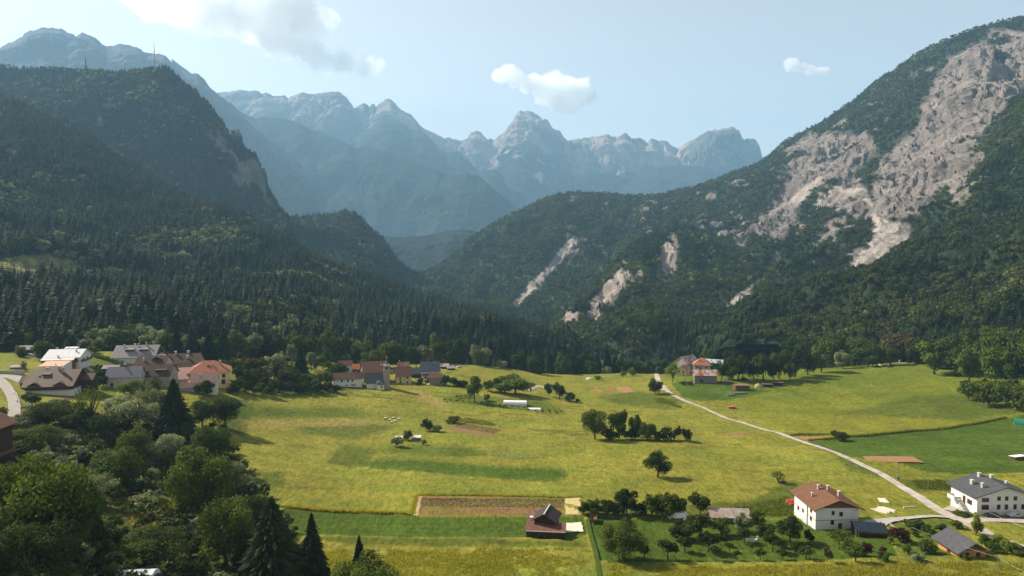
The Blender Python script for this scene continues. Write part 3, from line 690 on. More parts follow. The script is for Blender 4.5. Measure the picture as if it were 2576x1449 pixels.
def build_meadow():
    az = np.linspace(rad(-50), rad(50), 1300); Y = 1 / np.linspace(1 / 48., 1 / 960., 440)
    Y = np.unique(np.concatenate([Y, np.linspace(330, 960, 180)]))
    A, R = np.meshgrid(np.tan(az), Y); X = A * R; Z = gz(X, R)
    P = np.stack([X, R, Z], -1); x, y = proj(P); nv, nu = x.shape; W = flat(P)
    nA = fbm(W / np.array([60., 24., 1e9]), 4).reshape(nv, nu)
    nB = fbm(W / np.array([14., 6., 1e9]), 4).reshape(nv, nu); nC = fbm(W / np.array([4., 2.2, 1e9]), 3).reshape(nv, nu)
    t = blend(OLIVE, YELLOW, smooth01(.5 + 1.0 * nA + .5 * nB))
    t = blend(t, DGREEN, smooth01((nB * .7 + nA * .9 - .22) * 3) * .7)
    xj, yj = x + 9 * nB, y + 4 * nC
    right = soft(x, y, [(1650,940),(1800,1010),(2250,1200),(2700,1050),(2700,880),(1650,900)], 10)
    t = blend(t, blend((.105, .130, .014), (.165, .162, .018), smooth01((y - 960) / 120 + nA)), right * .9)
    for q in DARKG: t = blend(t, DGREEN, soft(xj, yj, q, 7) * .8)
    for q in DRY: t = blend(t, DRYC, soft(xj, yj, q, 7) * .65)
    mow = 0.0
    for k, q in enumerate(MOWN):
        mow = np.maximum(mow, soft(x + (1.5 if k < 4 else 6) * nB, y + (.5 if k < 4 else 2) * nC, q, 1.2 if k < 4 else 8) * (1 if k < 5 else .7))
    t = blend(t, np.array(GREEN) * (1 + .25 * nA[..., None] + .15 * nB[..., None]), mow)
    # herb ground under the wood and gardens, tinted darker for the shade between trees
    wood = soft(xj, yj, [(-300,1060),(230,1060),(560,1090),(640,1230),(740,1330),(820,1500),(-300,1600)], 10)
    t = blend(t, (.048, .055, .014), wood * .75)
    t = blend(t, (.030, .042, .014), smooth01((R - 640) / 60))
    streak = fbm(np.stack([W[:, 0] / 160, (W[:, 1] + 9 * flat(P)[:, 2] * 0 + .12 * W[:, 0]) / 3.6, 0 * W[:, 0]], -1), 3).reshape(nv, nu)
    swath = np.sin((R * 1.0 + .06 * X + 1.5 * nA) * 2 * math.pi / 3.2)
    t = t * (1 + .22 * nC[..., None] + (.22 * streak * (1 - mow))[..., None] + (.07 * swath * (mow > .9))[..., None])
    # tall grass stands higher than the mown strips
    lift = .35 * (1 - mow) * (1 + .6 * nB) + .12 * nC
    P[..., 2] += lift * (R < 700)
    m, nt, b = new_mat('meadow_grass'); dull(b, .95, .05)
    at = nt.nodes.new('ShaderNodeAttribute'); at.attribute_name = 'tint'; c = at.outputs['Color']
    c = scale_col(nt, c, noise_val(nt, .55, 6, .3, .7, (1, .45, 1), .7, (.62, 1.4)))
    c = scale_col(nt, c, noise_val(nt, .05, 5, .3, .7, (1, .3, 1), .6, (.82, 1.2)))
    nt.links.new(c, b.inputs['Base Color']); bump(nt, b, noise_val(nt, .8, 6, .2, .8, (1, .5, 1), .7), .75, .9)
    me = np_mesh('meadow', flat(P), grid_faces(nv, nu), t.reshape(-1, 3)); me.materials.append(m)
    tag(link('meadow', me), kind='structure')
    beyond = smooth01((R - 648 + 25 * nA) / 20)
    mixed_forest('valley_forest', P, beyond, 5200, 12, .35, (12, 20), (9, 14), .02)
    under = wood * (R < 330) * smooth01(nB * 3 + .3)
    mixed_forest('undergrowth', P, under, 1500, 13, 1.0, (2, 4), (1.5, 5.5), .10)
build_meadow()

# ground far under the valley so that no gap shows between the sheets
def valley():
    xs = np.linspace(-11000, 11000, 80); ys = np.concatenate([np.linspace(-50, 900, 6), np.linspace(1000, 13000, 70)])
    X, Y = np.meshgrid(xs, ys); Z = np.where(Y < 950, -260, -300) + 0 * X
    t = np.ones((X.size, 3)) * np.array(FOREST)
    return sheet_obj('valley_floor', np.stack([X, Y, Z], -1), t, M_HILL)
valley()

# ------------------------------------------------------------------ clouds
M_CLOUD = bpy.data.materials.new('cloud_white'); M_CLOUD.use_nodes = True
_nt = M_CLOUD.node_tree; _nt.nodes.clear()
_o, _v = _nt.nodes.new('ShaderNodeOutputMaterial'), _nt.nodes.new('ShaderNodeVolumePrincipled')
_v.inputs['Color'].default_value = (1, 1, 1, 1); _v.inputs['Density'].default_value = .0045; _v.inputs['Anisotropy'].default_value = .6
_nt.links.new(_v.outputs[0], _o.inputs['Volume'])
def cloud(label, blobs, d, seed, core_dens, dens=.0024):
    """cumulus: billowing white core of merged, displaced puffs inside a thin fringe of drifting droplets"""
    def hull(name, k, sub, disp, vox):
        r = random.Random(seed); bm = bmesh.new()
        for (x, y, rp, dd) in blobs:
            p = pt(x, y, d + dd); s = rp / FPX * d * k
            M = Matrix.Translation(Vector(p)) @ Matrix.Diagonal((s, s * 1.1, s * .8, 1))
            bmesh.ops.create_icosphere(bm, subdivisions=3, radius=1, matrix=M)
            for j in range(14):
                a, e = r.uniform(0, 6.28), r.uniform(-.6, 1.3); q = s * r.uniform(.22, .5)
                o = Vector((math.cos(a) * math.cos(e), math.sin(a) * math.cos(e), math.sin(e) * .8)) * s * .9
                bmesh.ops.create_icosphere(bm, subdivisions=2, radius=1, matrix=Matrix.Translation(Vector(p) + o) @ Matrix.Diagonal((q, q, q * .85, 1)))
        me = bpy.data.meshes.new(name); bm.to_mesh(me); bm.free(); o = link(name, me)
        rm = o.modifiers.new('merge', 'REMESH'); rm.mode = 'VOXEL'; rm.voxel_size = vox / FPX * d; rm.use_smooth_shade = True
        for i, (sz, st) in enumerate(disp):
            tx = bpy.data.textures.new(name + str(i), 'CLOUDS'); tx.noise_scale = sz / FPX * d; tx.noise_depth = 4
            dm = o.modifiers.new('billow', 'DISPLACE'); dm.texture = tx; dm.texture_coords = 'GLOBAL'; dm.strength = st / FPX * d; dm.mid_level = .5
        return o
    core = hull('cloud', .80 if core_dens < .004 else .92, 3, [(40, 36), (11, 14)], 3.2); mc = M_CLOUD.copy(); mc.node_tree.nodes['Principled Volume'].inputs['Density'].default_value = core_dens; core.data.materials.append(mc)
    fr = hull('fringe', 1.04, 3, [(40, 40)], 6); fr.parent = core
    m = bpy.data.materials.new('cloud_drops'); m.use_nodes = True; nt = m.node_tree; nt.nodes.clear()
    out = nt.nodes.new('ShaderNodeOutputMaterial'); v = nt.nodes.new('ShaderNodeVolumePrincipled')
    v.inputs['Color'].default_value = (1, 1, 1, 1); v.inputs['Anisotropy'].default_value = .6
    tc = nt.nodes.new('ShaderNodeTexCoord'); n = nt.nodes.new('ShaderNodeTexNoise')
    n.inputs['Scale'].default_value = 1 / (26 / FPX * d); n.inputs['Detail'].default_value = 5; n.inputs['Roughness'].default_value = .62
    nt.links.new(tc.outputs['Object'], n.inputs['Vector'])
    mr = nt.nodes.new('ShaderNodeMapRange'); mr.inputs[1].default_value = .42; mr.inputs[2].default_value = .66
    mr.inputs[3].default_value = 0; mr.inputs[4].default_value = dens
    nt.links.new(n.outputs[0], mr.inputs[0]); nt.links.new(mr.outputs[0], v.inputs['Density'])
    nt.links.new(v.outputs[0], out.inputs['Volume']); fr.data.materials.append(m)
    return tag(core, label, 'cloud', 'white clouds above the mountains')
CL = 14500
cloud('large white cloud trailing down from the top left over the valley', [(380,0,60,0),(460,10,70,200),(550,20,80,0),(640,30,95,100),(720,40,90,0),(700,100,60,0),(790,65,38,0),(800,150,45,0),(770,120,50,0),(870,165,42,0),(930,175,36,0),(480,-40,90,0),(640,-50,110,0),(340,-10,30,0)], CL, 1, .0022)
cloud('medium white cloud hovering above the highest pointed peak', [(1275,185,26,0),(1300,200,28,0),(1340,210,32,0),(1390,228,42,0),(1440,232,48,0),(1480,238,26,0),(1410,252,38,0),(1262,190,20,0)], CL, 2, .0050)
cloud('smallest white cloud alone in the right half of the sky', [(1990,165,14,0),(2010,176,18,0),(2040,178,18,0),(2066,176,16,0)], CL, 3, .0085)
# ------------------------------------------------------------------ individual trees and shrubs
SHAPES = { # half width, crown bottom, crown top, leaf count, leaf size, lobes, trunk (r, fork, limbs)
 'round': (.46, .05, 1.0, 2600, .034, 11, (.030, .26, 6)),
 'broad': (.60, .06, 1.0, 3000, .036, 13, (.034, .24, 7)),
 'tall':  (.30, .05, 1.0, 2200, .028, 11, (.022, .24, 6)),
 'column':(.20, .05, 1.0, 1700, .026, 9, (.016, .12, 4)),
 'bush':  (.62, .0, 1.0, 1700, .050, 9, (.022, .10, 6)),
 'orchard':(.52, .27, 1.0, 1100, .050, 8, (.036, .36, 6)),
 'umbrella':(.62, .52, 1.0, 1100, .050, 8, (.036, .52, 6)),
 'sparse':(.42, .22, 1.0, 620, .034, 12, (.028, .16, 11)),
 'bare':  (.46, .18, 1.0, 260, .030, 12, (.036, .14, 14)),
}
MATS = {'d': L_DARK, 'm': L_MID, 'l': L_LIGHT, 's': L_SILV, 'r': L_RED, 'o': L_RUST}
TONE = {'d': 'dark green', 'm': 'mid green', 'l': 'bright green', 's': 'silvery pale', 'r': 'dark red', 'o': 'brownish olive'}
FORM = {'round': 'round tree', 'broad': 'spreading tree', 'tall': 'tall tree', 'column': 'slender column tree', 'bush': 'bush', 'orchard': 'orchard tree',
        'umbrella': 'flat-topped tree', 'sparse': 'thin-leaved tree', 'bare': 'bare-branched tree', 'spruce': 'spruce'}
_meshes = {}
def crown_me(shape, mat, k, big=False):
    key = ('c', shape, mat, k, big)
    if key not in _meshes:
        if shape == 'spruce':
            _meshes[key] = leafy('spruce_crown', conifer(300 + k, R=(.19, .22, .17)[k], tiers=64, per=22, sub=4, thin=.2), L_CON)
        else:
            R, z0, z1, nl, lf, lo, _ = SHAPES[shape]
            if big: nl, lf, lo = int(nl * 3.2), lf * .55, lo + 8
            _meshes[key] = leafy('crown', crown(100 + k * 7 + len(shape), (R, z0, z1), nl, lf, lobes=lo + k), MATS[mat])
    return _meshes[key]
def trunk_me(shape, k):
    key = ('t', shape, k)
    if key not in _meshes:
        if shape == 'spruce': _meshes[key] = trunk_mesh('trunk', k, .95, .018, .3, 0, 0, True)
        else:
            R, z0, z1, nl, lf, lo, (r0, fk, li) = SHAPES[shape]
            _meshes[key] = trunk_mesh('trunk', k, z0 + (z1 - z0) * .92, r0, fk, li, R * .8)
    return _meshes[key]
TREES = {}
NT = [0]
def put_tree(P, h, wid, shape, mat, label=None, group=None, zone=None, sink=0, kind=None):
    k = NT[0] % 3; NT[0] += 1; r = random.Random(NT[0] * 13)
    R = {'spruce': (.19, .22, .17)[k]}.get(shape) or SHAPES[shape][0]
    nm = 'bush' if shape == 'bush' else 'spruce_tree' if shape == 'spruce' else 'orchard_tree' if shape in ('orchard', 'umbrella') else 'broadleaf_tree'
    e = empty(nm, (P[0], P[1], P[2] - sink), r.uniform(0, 6.28)); sw = wid / (2.05 * R)
    for part, me in (('trunk', trunk_me(shape, k)), ('crown', crown_me(shape, mat, k, h > 9 and P[1] < 330))):
        o = link('stem' if (shape == 'bush' and part == 'trunk') else 'foliage' if (shape == 'bush' and part == 'crown') else part, me, e)
        o.scale = (sw, sw, h)
    tag(e, label, 'bush' if shape == 'bush' else 'tree', group)
    if zone: TREES.setdefault(zone, []).append((proj(np.array([P]))[0][0], e, TONE['d' if shape == 'spruce' else mat], FORM[shape]))
    return e
def tree(x, top, base, wpx, shape, mat='m', zone=None, label=None, d=None):
    P = Gd(x, d) if d else G(x, base)
    if d and base: P.z = min(P.z, float(pt(x, base, d)[2]) + 1)
    z = float(pt(x, top, P.y)[2]); h = max(z - P.z, .8); w_ = wpx / FPX * P.y * (1.02 + .3 * ((x - CX) / FPX) ** 2)
    return put_tree(P, h, w_, shape, mat, label, zone=zone, sink=.02 * h)
def many(zone, txt):
    """rows of: x top base width shape tone [distance]"""
    for ln in txt.strip().replace('\n', ';').split(';'):
        f = ln.split()
        if not f: continue
        tree(float(f[0]), float(f[1]), float(f[2]), float(f[3]), f[4], f[5], zone, d=float(f[6]) if len(f) > 6 else None)
many('in the foreground wood', """
60 1130 1450 250 broad m 128; 178 1178 1440 165 round m; 20 1275 1475 150 round d; 120 1300 1480 150 round d; 236 1200 1400 62 spruce d; 300 1112 1240 125 round m; 340 1066 1180 80 round m
420 1082 1185 98 round s; 503 1110 1300 172 broad m; 528 1062 1180 95 round m; 575 1150 1250 86 round s; 570 1230 1425 155 round m; 650 1234 1330 64 tall m; 374 1328 1432 165 broad d; 380 1172 1222 40 round s
366 1232 1296 68 sparse s; 202 1372 1450 70 round s; 100 1126 1185 60 round s; 165 1142 1205 66 round s; 80 1068 1142 118 broad m; 166 1076 1142 60 round s; 122 1004 1085 100 broad d
205 1024 1095 90 round d; 255 1180 1270 80 sparse s; 255 1310 1400 90 round d; 340 1440 1500 60 bush d; 175 1255 1380 120 broad m; 255 1035 1110 60 bush d; 480 1170 1230 50 bush s; 290 1290 1330 40 bush m
455 1330 1400 50 bush m; 470 1390 1430 50 bush l; 60 1040 1090 60 bush s; 460 1052 1120 60 bush d; 430 1140 1200 70 bush d; 620 1340 1440 80 bush d; 30 1110 1160 80 bush d; 130 1190 1260 80 bush m; 215 1120 1160 50 bush d; 350 1150 1215 40 bush d""")
tree(75, 1410, 1482, 84, 'bush', 'o', label='brownish leafless-looking bush at the bottom left corner of the wood')
tree(688, 1244, 1480, 185, 'spruce', label='biggest dark spruce at the bottom edge, broad and touching a smaller one')
tree(787, 1285, 1475, 92, 'spruce', label='smaller dark spruce right beside the biggest foreground spruce')
tree(905, 1341, 1490, 64, 'spruce', label='spruce whose dark tip rises behind the bright tree at the bottom edge')
tree(918, 1386, 1510, 168, 'round', 'l', label='bright green round tree cut off by the bottom edge of the picture')
tree(222, 955, 1088, 92, 'bare', 'm', label='tall tree with bare fanned branches in front of the brown chalet')
tree(326, 985, 1090, 128, 'round', 's', label='large silvery tree left of the darkest cedar by the left village')
tree(382, 956, 1065, 76, 'round', 's', label='silvery tree directly against the left side of the dark cedar')
tree(440, 948, 1112, 110, 'spruce', label='large nearly black cedar in front of the red-roofed farmhouse')
many('in the left village', """330 952 1012 64 round l; 382 946 1000 50 round m; 515 954 998 48 round d; 80 984 1022 42 round d; 260 941 974 34 round d; 110 852 906 50 round m; 50 866 899 26 round s; 58 884 900 22 round d; 112 886 908 28 bush d
560 897 950 30 round m; 345 918 935 22 bush m; 325 916 933 18 bush o; 60 905 933 18 sparse m; 245 915 930 10 orchard m; 254 917 931 10 orchard m; 262 919 933 10 orchard m; 150 1000 1020 50 bush s; 200 1010 1030 40 bush m; 235 870 890 30 bush m; 218 880 895 24 bush d""")
many('below the left village', """510 998 1078 66 round m; 566 993 1078 80 round d; 600 950 990 36 bush m; 625 955 990 30 bush d; 585 960 992 30 bush d; 640 970 992 24 bush s""")
many('in the belt behind the left village', """20 812 880 66 round d 440; 45 786 870 100 broad s 480; 48 826 885 50 round l 430; 85 800 875 60 round s 490; 115 826 890 60 round s 450; 155 830 890 52 round s 450; 185 838 890 44 round d 445; 212 842 890 48 round s 440
240 848 892 48 round l 435; 290 822 895 80 broad d 440; 330 818 890 62 round s 460; 368 832 890 46 round s 455; 402 836 892 44 round s 450; 438 826 905 44 spruce d 440; 478 820 905 46 spruce d 445; 520 832 905 46 spruce d 440; 558 820 908 46 spruce d 450
140 796 870 40 tall s 500; 100 780 870 40 spruce d 520; 200 800 870 44 round d 510; 250 806 870 60 round s 505; 460 838 890 36 round s 470; 500 845 900 36 round s 450; 0 838 885 50 round d 430; -30 800 880 70 broad d 450""")
many('in the second row of the belt', """10 806 880 56 round s 455; 70 812 880 54 round s 450; 98 806 880 50 round s 470; 135 812 885 54 round l 460; 172 818 885 50 round s 455; 225 822 888 54 round s 450; 262 816 888 56 round s 450; 318 806 890 60 round m 465; 352 808 890 54 round s 470; 388 820 892 52 round s 455; 418 826 895 44 round m 450; 590 826 905 56 round m 470; 632 832 905 54 round s 500; 540 842 905 40 round m 455""")
many('in the gardens between the two villages', """605 915 962 40 round m; 618 925 970 36 bush m; 648 918 965 38 round m; 672 916 962 36 round s; 712 925 968 40 round m; 744 932 972 40 round d; 770 938 976 34 round m; 800 935 975 34 bush m; 822 930 970 34 round m; 655 958 992 34 bush m; 685 962 990 30 bush d; 715 962 990 30 bush m; 860 915 952 40 round m""")
many('in the belt behind the chapel village', """608 836 905 66 round s 500; 655 826 905 54 round d 510; 690 836 905 52 round d 510; 742 828 905 58 round m 520; 780 836 905 40 round d 520; 815 824 905 62 round m 530; 858 833 905 48 round d 530; 912 848 915 66 broad m 530; 935 875 925 72 broad m 510
976 851 925 72 round m 530; 1027 858 925 46 round m 540; 1065 862 925 54 round s 560; 1095 830 920 38 column l 600; 1102 852 920 48 round m 580; 1147 845 915 62 round d 610; 1205 862 940 66 round s 590; 1232 850 930 28 spruce d 620; 1262 845 940 56 spruce d 610; 1308 878 945 46 round d 600; 1262 900 945 30 round s 590; 1190 880 935 30 tall m 600
1125 856 918 40 round d 620; 625 858 905 40 round d 480; 1000 868 930 44 round d 530; 890 862 915 34 round d 520; 1045 872 925 30 round d 545; 730 858 910 30 tall s 490""")
many('between the left village and the chapel', """595 895 952 40 round m; 625 891 945 48 round o; 656 896 948 44 round m; 686 886 945 52 round s; 708 878 940 36 round s; 690 910 955 50 round d; 730 913 958 56 round d; 757 866 938 38 spruce d; 783 878 934 30 tall s; 812 887 930 36 round m; 838 902 953 52 round m; 665 946 990 32 orchard d; 700 952 990 34 orchard d; 640 935 975 40 round m
732 955 988 36 bush d; 765 958 988 36 bush m; 800 960 988 38 bush d; 846 966 989 24 bush d; 825 958 984 30 bush m; 780 945 965 30 bush m; 720 940 965 30 bush m; 750 965 990 24 bush d; 795 900 932 16 bush d""")
many('beside the slate-roofed house', """1058 950 968 22 bush d; 1078 948 966 22 bush m; 1120 940 970 30 bush m; 1140 945 972 26 bush m; 1155 957 974 22 bush d; 1168 955 974 22 bush d; 1050 960 970 14 bush m""")
many('at the middle of the meadow edge', """1194 936 1010 42 tall m; 1228 952 985 30 round m; 1250 945 985 40 bush m; 1296 940 992 110 broad m; 1345 884 965 50 round d 590; 1380 961 998 24 round d; 1407 959 1006 37 round d; 1434 984 1012 31 bush d; 1453 1002 1012 15 bush d; 1225 990 1008 20 bush d; 1270 955 990 50 round m""")
many('in the dark belt behind the meadow hump', """1385 882 960 34 spruce d 620; 1410 882 960 40 round m 630; 1440 876 960 42 spruce d 640; 1474 882 958 46 round d 640; 1505 882 955 36 spruce d 650; 1530 876 955 40 spruce d 655; 1527 918 958 30 round s 625; 1572 893 955 40 round d 640; 1600 895 955 40 round d 640; 1632 902 955 44 round m 640; 1665 900 950 40 round d 630; 1325 890 960 50 spruce d 620; 1360 880 955 40 spruce d 640; 1455 896 960 40 spruce d 630; 1552 890 955 36 spruce d 655; 1490 905 958 40 round d 625; 1420 900 965 50 round d 610
1504 943 957 18 bush l; 1568 932 949 19 bush l; 1590 922 947 26 bush l""")
many('around the small hamlet', """1648 948 992 42 round d; 1692 903 962 42 sparse l; 1815 905 955 40 round d; 1857 885 957 62 round d; 1835 925 958 30 bush m; 1790 905 940 30 round d 560; 1715 880 930 40 spruce d 620; 1750 878 930 40 spruce d 630; 1790 872 930 40 round d 630; 1845 868 930 50 round d 620; 1720 958 968 22 bush d; 1735 960 968 16 bush d; 1870 948 960 20 bush m""")
many('along the wood above the right meadow', """1920 882 957 56 round m; 1960 873 955 56 round m; 1986 906 960 32 tall m; 2000 870 950 52 round d; 2012 843 935 80 broad d 620; 2032 878 945 42 round d; 2066 862 938 56 round m; 2102 835 930 84 broad d 620; 2120 876 928 42 round s; 2172 843 928 80 broad d 620; 2184 864 924 70 round d; 2240 862 920 50 round d; 2270 830 920 105 broad o 610; 2350 842 942 84 round m; 2405 860 946 62 round m; 2430 818 940 72 round m 540; 2500 808 955 105 broad m 500
2562 802 955 92 broad m 480; 2516 860 970 74 round m 460; 2572 868 975 70 round d 450; 1895 900 955 44 round d; 1945 905 957 36 round d; 2310 855 935 50 round d 570; 2385 835 935 50 spruce d 590; 2450 870 965 60 round m 480; 2640 830 980 110 broad m 440; 2210 880 922 36 spruce d 600; 2145 885 925 34 round d""")
many('at the lower right corner of that wood', """2435 950 1008 50 bush m; 2486 948 1022 76 bush m; 2541 953 1032 90 bush m; 2403 932 946 14 bush s; 2590 960 1040 80 bush m""")
many('in the grove on the open meadow', """1497 1024 1107 72 round m; 1558 1026 1105 62 round m; 1601 1038 1100 42 round d; 1629 1058 1109 54 bush m; 1678 1072 1109 50 bush d; 1706 1070 1108 25 orchard d; 1727 1074 1113 34 bush d; 1535 1075 1108 50 bush d; 1590 1075 1108 50 bush d; 1655 1085 1110 36 bush m""")
tree(1655, 1132, 1202, 68, 'round', 'd', label='lone dark round tree standing free in the yellow meadow')
tree(1958, 1181, 1218, 38, 'sparse', 'l', label='small yellowish tree leaning over a dark heap above the white house')
tree(2110, 1082, 1109, 54, 'bush', 'd', label='dark bush at the corner where the mown green field begins')
tree(1074, 1050, 1085, 34, 'bush', 'd', label='dark bush left of the ploughed vegetable plot on the meadow')
tree(1100, 1066, 1087, 28, 'bush', 's', label='pale scrubby bush between the dark bush and the ploughed plot')
tree(1142, 1044, 1066, 44, 'bush', 'm', label='low bush at the upper left corner of the ploughed plot')
tree(1026, 1080, 1109, 27, 'bush', 'd', label='dark round bush between the two roofs of the tiny garden hut')
tree(998, 1095, 1124, 34, 'bush', 's', label='pale round bush in front of the tiny garden hut')
tree(1066, 1104, 1120, 18, 'bush', 's', label='smallest bush right of the tiny garden hut')
many('in the hedge row above the barn lawn', """1490 1252 1296 54 bush m; 1526 1254 1298 46 bush d; 1577 1225 1296 66 round d; 1640 1238 1300 62 bush m; 1682 1234 1303 66 bush m; 1712 1246 1304 44 bush m; 1761 1236 1296 62 round d; 1555 1262 1298 40 bush d; 1610 1262 1300 40 bush d; 1468 1258 1296 30 bush m""")
many('in the orchard beside the white house', """1621 1366 1405 30 orchard m; 1680 1356 1408 57 orchard m; 1722 1346 1390 39 orchard m; 1714 1310 1356 74 round d; 1757 1288 1345 66 round m; 1782 1332 1388 58 orchard d; 1798 1371 1409 38 umbrella m; 1736 1384 1409 22 umbrella m; 1815 1302 1346 62 round l; 1870 1288 1338 50 round s; 1906 1282 1320 44 round l; 1872 1324 1365 40 orchard m; 1926 1316 1358 52 round d; 1813 1342 1371 32 orchard m
1835 1366 1388 28 umbrella m; 1852 1381 1409 20 orchard m; 1888 1364 1388 32 umbrella m; 1912 1375 1409 30 orchard m; 1943 1338 1388 50 orchard m; 1987 1294 1362 64 round d; 2027 1369 1407 44 orchard m; 1968 1377 1407 28 orchard m; 2081 1374 1417 30 orchard o; 2110 1332 1381 62 umbrella m; 2135 1351 1397 44 round m; 2152 1366 1416 47 orchard m; 2178 1359 1400 30 round r; 2222 1382 1415 33 round m; 2222 1374 1392 20 bush r; 2035 1331 1368 28 round r; 2240 1348 1371 16 column l; 1960 1350 1376 30 bush m; 2000 1362 1385 30 bush d""")
tree(1568, 1301, 1408, 118, 'round', 'm', label='largest walnut-like tree at the left end of the orchard, casting a big shadow')
many('in the garden left of the wooden chalet', """2262 1323 1364 56 bush r; 2284 1367 1398 28 round m; 2306 1308 1332 52 bush d; 2327 1317 1344 20 round m; 2342 1327 1352 24 bush m; 2368 1315 1340 31 bush d; 2406 1306 1332 31 bush m; 2333 1355 1391 45 bush d; 2307 1385 1414 37 round s; 2303 1335 1350 20 bush d; 2429 1393 1410 23 bush m; 2280 1305 1318 20 bush o""")
tree(2457, 1286, 1349, 27, 'column', 'l', label='narrow column-shaped tree at the road fork beside the chalet roof')
many('in the hedge right of the wooden chalet', """2480 1341 1380 38 bush m; 2513 1343 1384 42 bush l; 2546 1361 1397 38 bush m; 2575 1370 1402 34 bush d; 2420 1287 1300 44 bush d; 2496 1360 1392 34 bush m""")
# silvery and dark trees round the clearing on the left slope
_xj, _yj = proj(PJ)
def on_J(x, y):
    k = np.argmin((_xj - x) ** 2 + (_yj - y) ** 2 + (PJ[..., 1] * 2e-3)); return Vector(PJ.reshape(-1, 3)[k])
for ln in """145 626 646 21 round s; 163 620 640 22 round s; 181 627 650 29 round s; 60 586 640 74 broad d; 110 598 640 40 tall s; 25 570 640 26 tall s; 150 575 630 36 tall s; 215 640 668 34 round s; 232 620 660 30 tall s; 250 622 665 24 tall s; 132 652 690 14 spruce d; 108 655 690 16 spruce d; 112 660 690 14 spruce d; 190 600 640 24 tall s; 170 680 712 34 round s; 205 680 710 30 round s; 240 672 700 34 round s; 275 668 700 36 round s; 300 670 700 30 round s; 15 680 705 24 bush d; 50 682 706 24 bush d; 40 700 720 30 bush s; 0 690 720 30 bush s; 330 690 712 34 round m; 120 740 800 34 round l; 140 738 790 18 column s""".replace('\n', ';').split(';'):
    f = ln.split(); P = on_J(float(f[0]), float(f[2])); h = float(pt(float(f[0]), float(f[1]), P.y)[2]) - P.z
    put_tree(P, max(h, 3), float(f[3]) / FPX * P.y, f[4], f[5], zone='at the terraced clearing on the slope', sink=.5)
ORD = 'first second third fourth fifth sixth seventh eighth ninth tenth eleventh twelfth thirteenth fourteenth fifteenth sixteenth seventeenth eighteenth nineteenth twentieth'.split()
def ordinal(n):
    if n <= 20: return ORD[n - 1]
    t = {2: 'twenty', 3: 'thirty', 4: 'forty'}[n // 10]
    return t + '-' + ORD[n % 10 - 1] if n % 10 else t[:-1] + 'ieth'
for zone, L in TREES.items():
    kinds = {}
    for rec in sorted(L, key=lambda r: r[0]): kinds.setdefault((rec[2], rec[3]), []).append(rec)
    for (tone, form), rs in kinds.items():
        for i, (x, e, _, _) in enumerate(rs):
            if len(rs) == 1: lab = f'only {tone} {form} {zone}'
            elif i == 0: lab = f'leftmost {tone} {form} {zone}'
            elif i == len(rs) - 1: lab = f'rightmost {tone} {form} {zone}'
            else: lab = f'{ordinal(i + 1)} {tone} {form} from the left {zone}'
            e['label'] = lab; e['group'] = 'trees ' + zone if form != 'bush' else 'bushes ' + zone
# the nearest spruces at the foot of the left slope, one by one
_p = scatter(PJ, mJ * (PJ[..., 1] < 900), 150, 77, .5)
for q in _p:
    put_tree(q, random.uniform(14, 23), random.uniform(5, 8), 'spruce', 'd', 'dark spruce in the close-packed front rows of the left wooded slope', 'spruces at the foot of the left slope', sink=.8)
# ------------------------------------------------------------------ building kit
def stripes(name, col, dark, period, axis='X', rough=.6, var=.2, patch=None, spec=.1, metal=0):
    """roof sheet with seams / tile courses across it"""
    m, nt, b = new_mat(name); dull(b, rough, spec); b.inputs['Metallic'].default_value = metal
    tc = nt.nodes.new('ShaderNodeTexCoord'); wv = nt.nodes.new('ShaderNodeTexWave'); wv.bands_direction = axis
    wv.inputs['Scale'].default_value = 1 / period * .314; wv.inputs['Distortion'].default_value = .25; wv.inputs['Detail'].default_value = 2
    nt.links.new(tc.outputs['Object'], wv.inputs['Vector'])
    v = noise_val(nt, .9, 5, .3, .7, None, .65)
    c = mixc(nt, tuple(x * (1 - var) for x in col), tuple(x * (1 + var) for x in col), v)
    if patch: c = mixc(nt, c, patch, noise_val(nt, .45, 4, .46, .56, (1, .35, 1), .6))
    f = nt.nodes.new('ShaderNodeMapRange'); f.inputs[1].default_value = .0; f.inputs[2].default_value = .3; f.inputs[3].default_value = .55; f.inputs[4].default_value = 0
    nt.links.new(wv.outputs['Fac'], f.inputs[0]); c = mixc(nt, c, dark, f.outputs[0])
    nt.links.new(c, b.inputs['Base Color']); bump(nt, b, wv.outputs['Fac'], .5, .06)
    return m
W_WHITE = plain('white_plaster', (.66, .63, .58), .07, .8, .9, .1)
W_GREY = plain('grey_plaster', (.42, .39, .34), .2, .7, .95, .05)
W_STONE = plain('rough_stone_wall', (.30, .26, .21), .35, 1.2, .95, .05, .5)
W_YEL = plain('yellow_plaster', (.56, .44, .24), .12, .7, .95, .05)
W_WOOD = plain('dark_boards', (.060, .036, .022), .45, 2, .9, .1, .4, (6, 6, .4))
W_BROWN = plain('brown_boards', (.16, .085, .04), .4, 2, .9, .1, .4, (6, 6, .4))
W_ORANGE = plain('orange_boards', (.45, .22, .07), .25, 2, .8, .2, .3, (.4, .4, 6))
W_GREYWOOD = plain('weathered_boards', (.20, .17, .14), .35, 2, .95, .05, .4, (7, 7, .4))
R_WHITE = stripes('pale_metal_roof', (.60, .58, .57), (.38, .37, .37), .9)
R_BROWN = stripes('brown_sheet_roof', (.118, .070, .047), (.06, .038, .028), .9)
R_GREY = stripes('grey_sheet_roof', (.215, .190, .180), (.13, .115, .11), .9)
R_DBROWN = stripes('dark_brown_tiles', (.088, .054, .036), (.04, .035, .028), .45, 'Y', .85)
R_LAV = stripes('grey_violet_roof', (.18, .16, .178), (.12, .135, .15), .5)
R_RED = stripes('red_clay_tiles', (.36, .145, .085), (.20, .08, .05), .5, 'Y', .85, .3)
R_PINK = stripes('faded_red_sheets', (.36, .22, .17), (.24, .14, .11), .7, 'X', .8, .25)
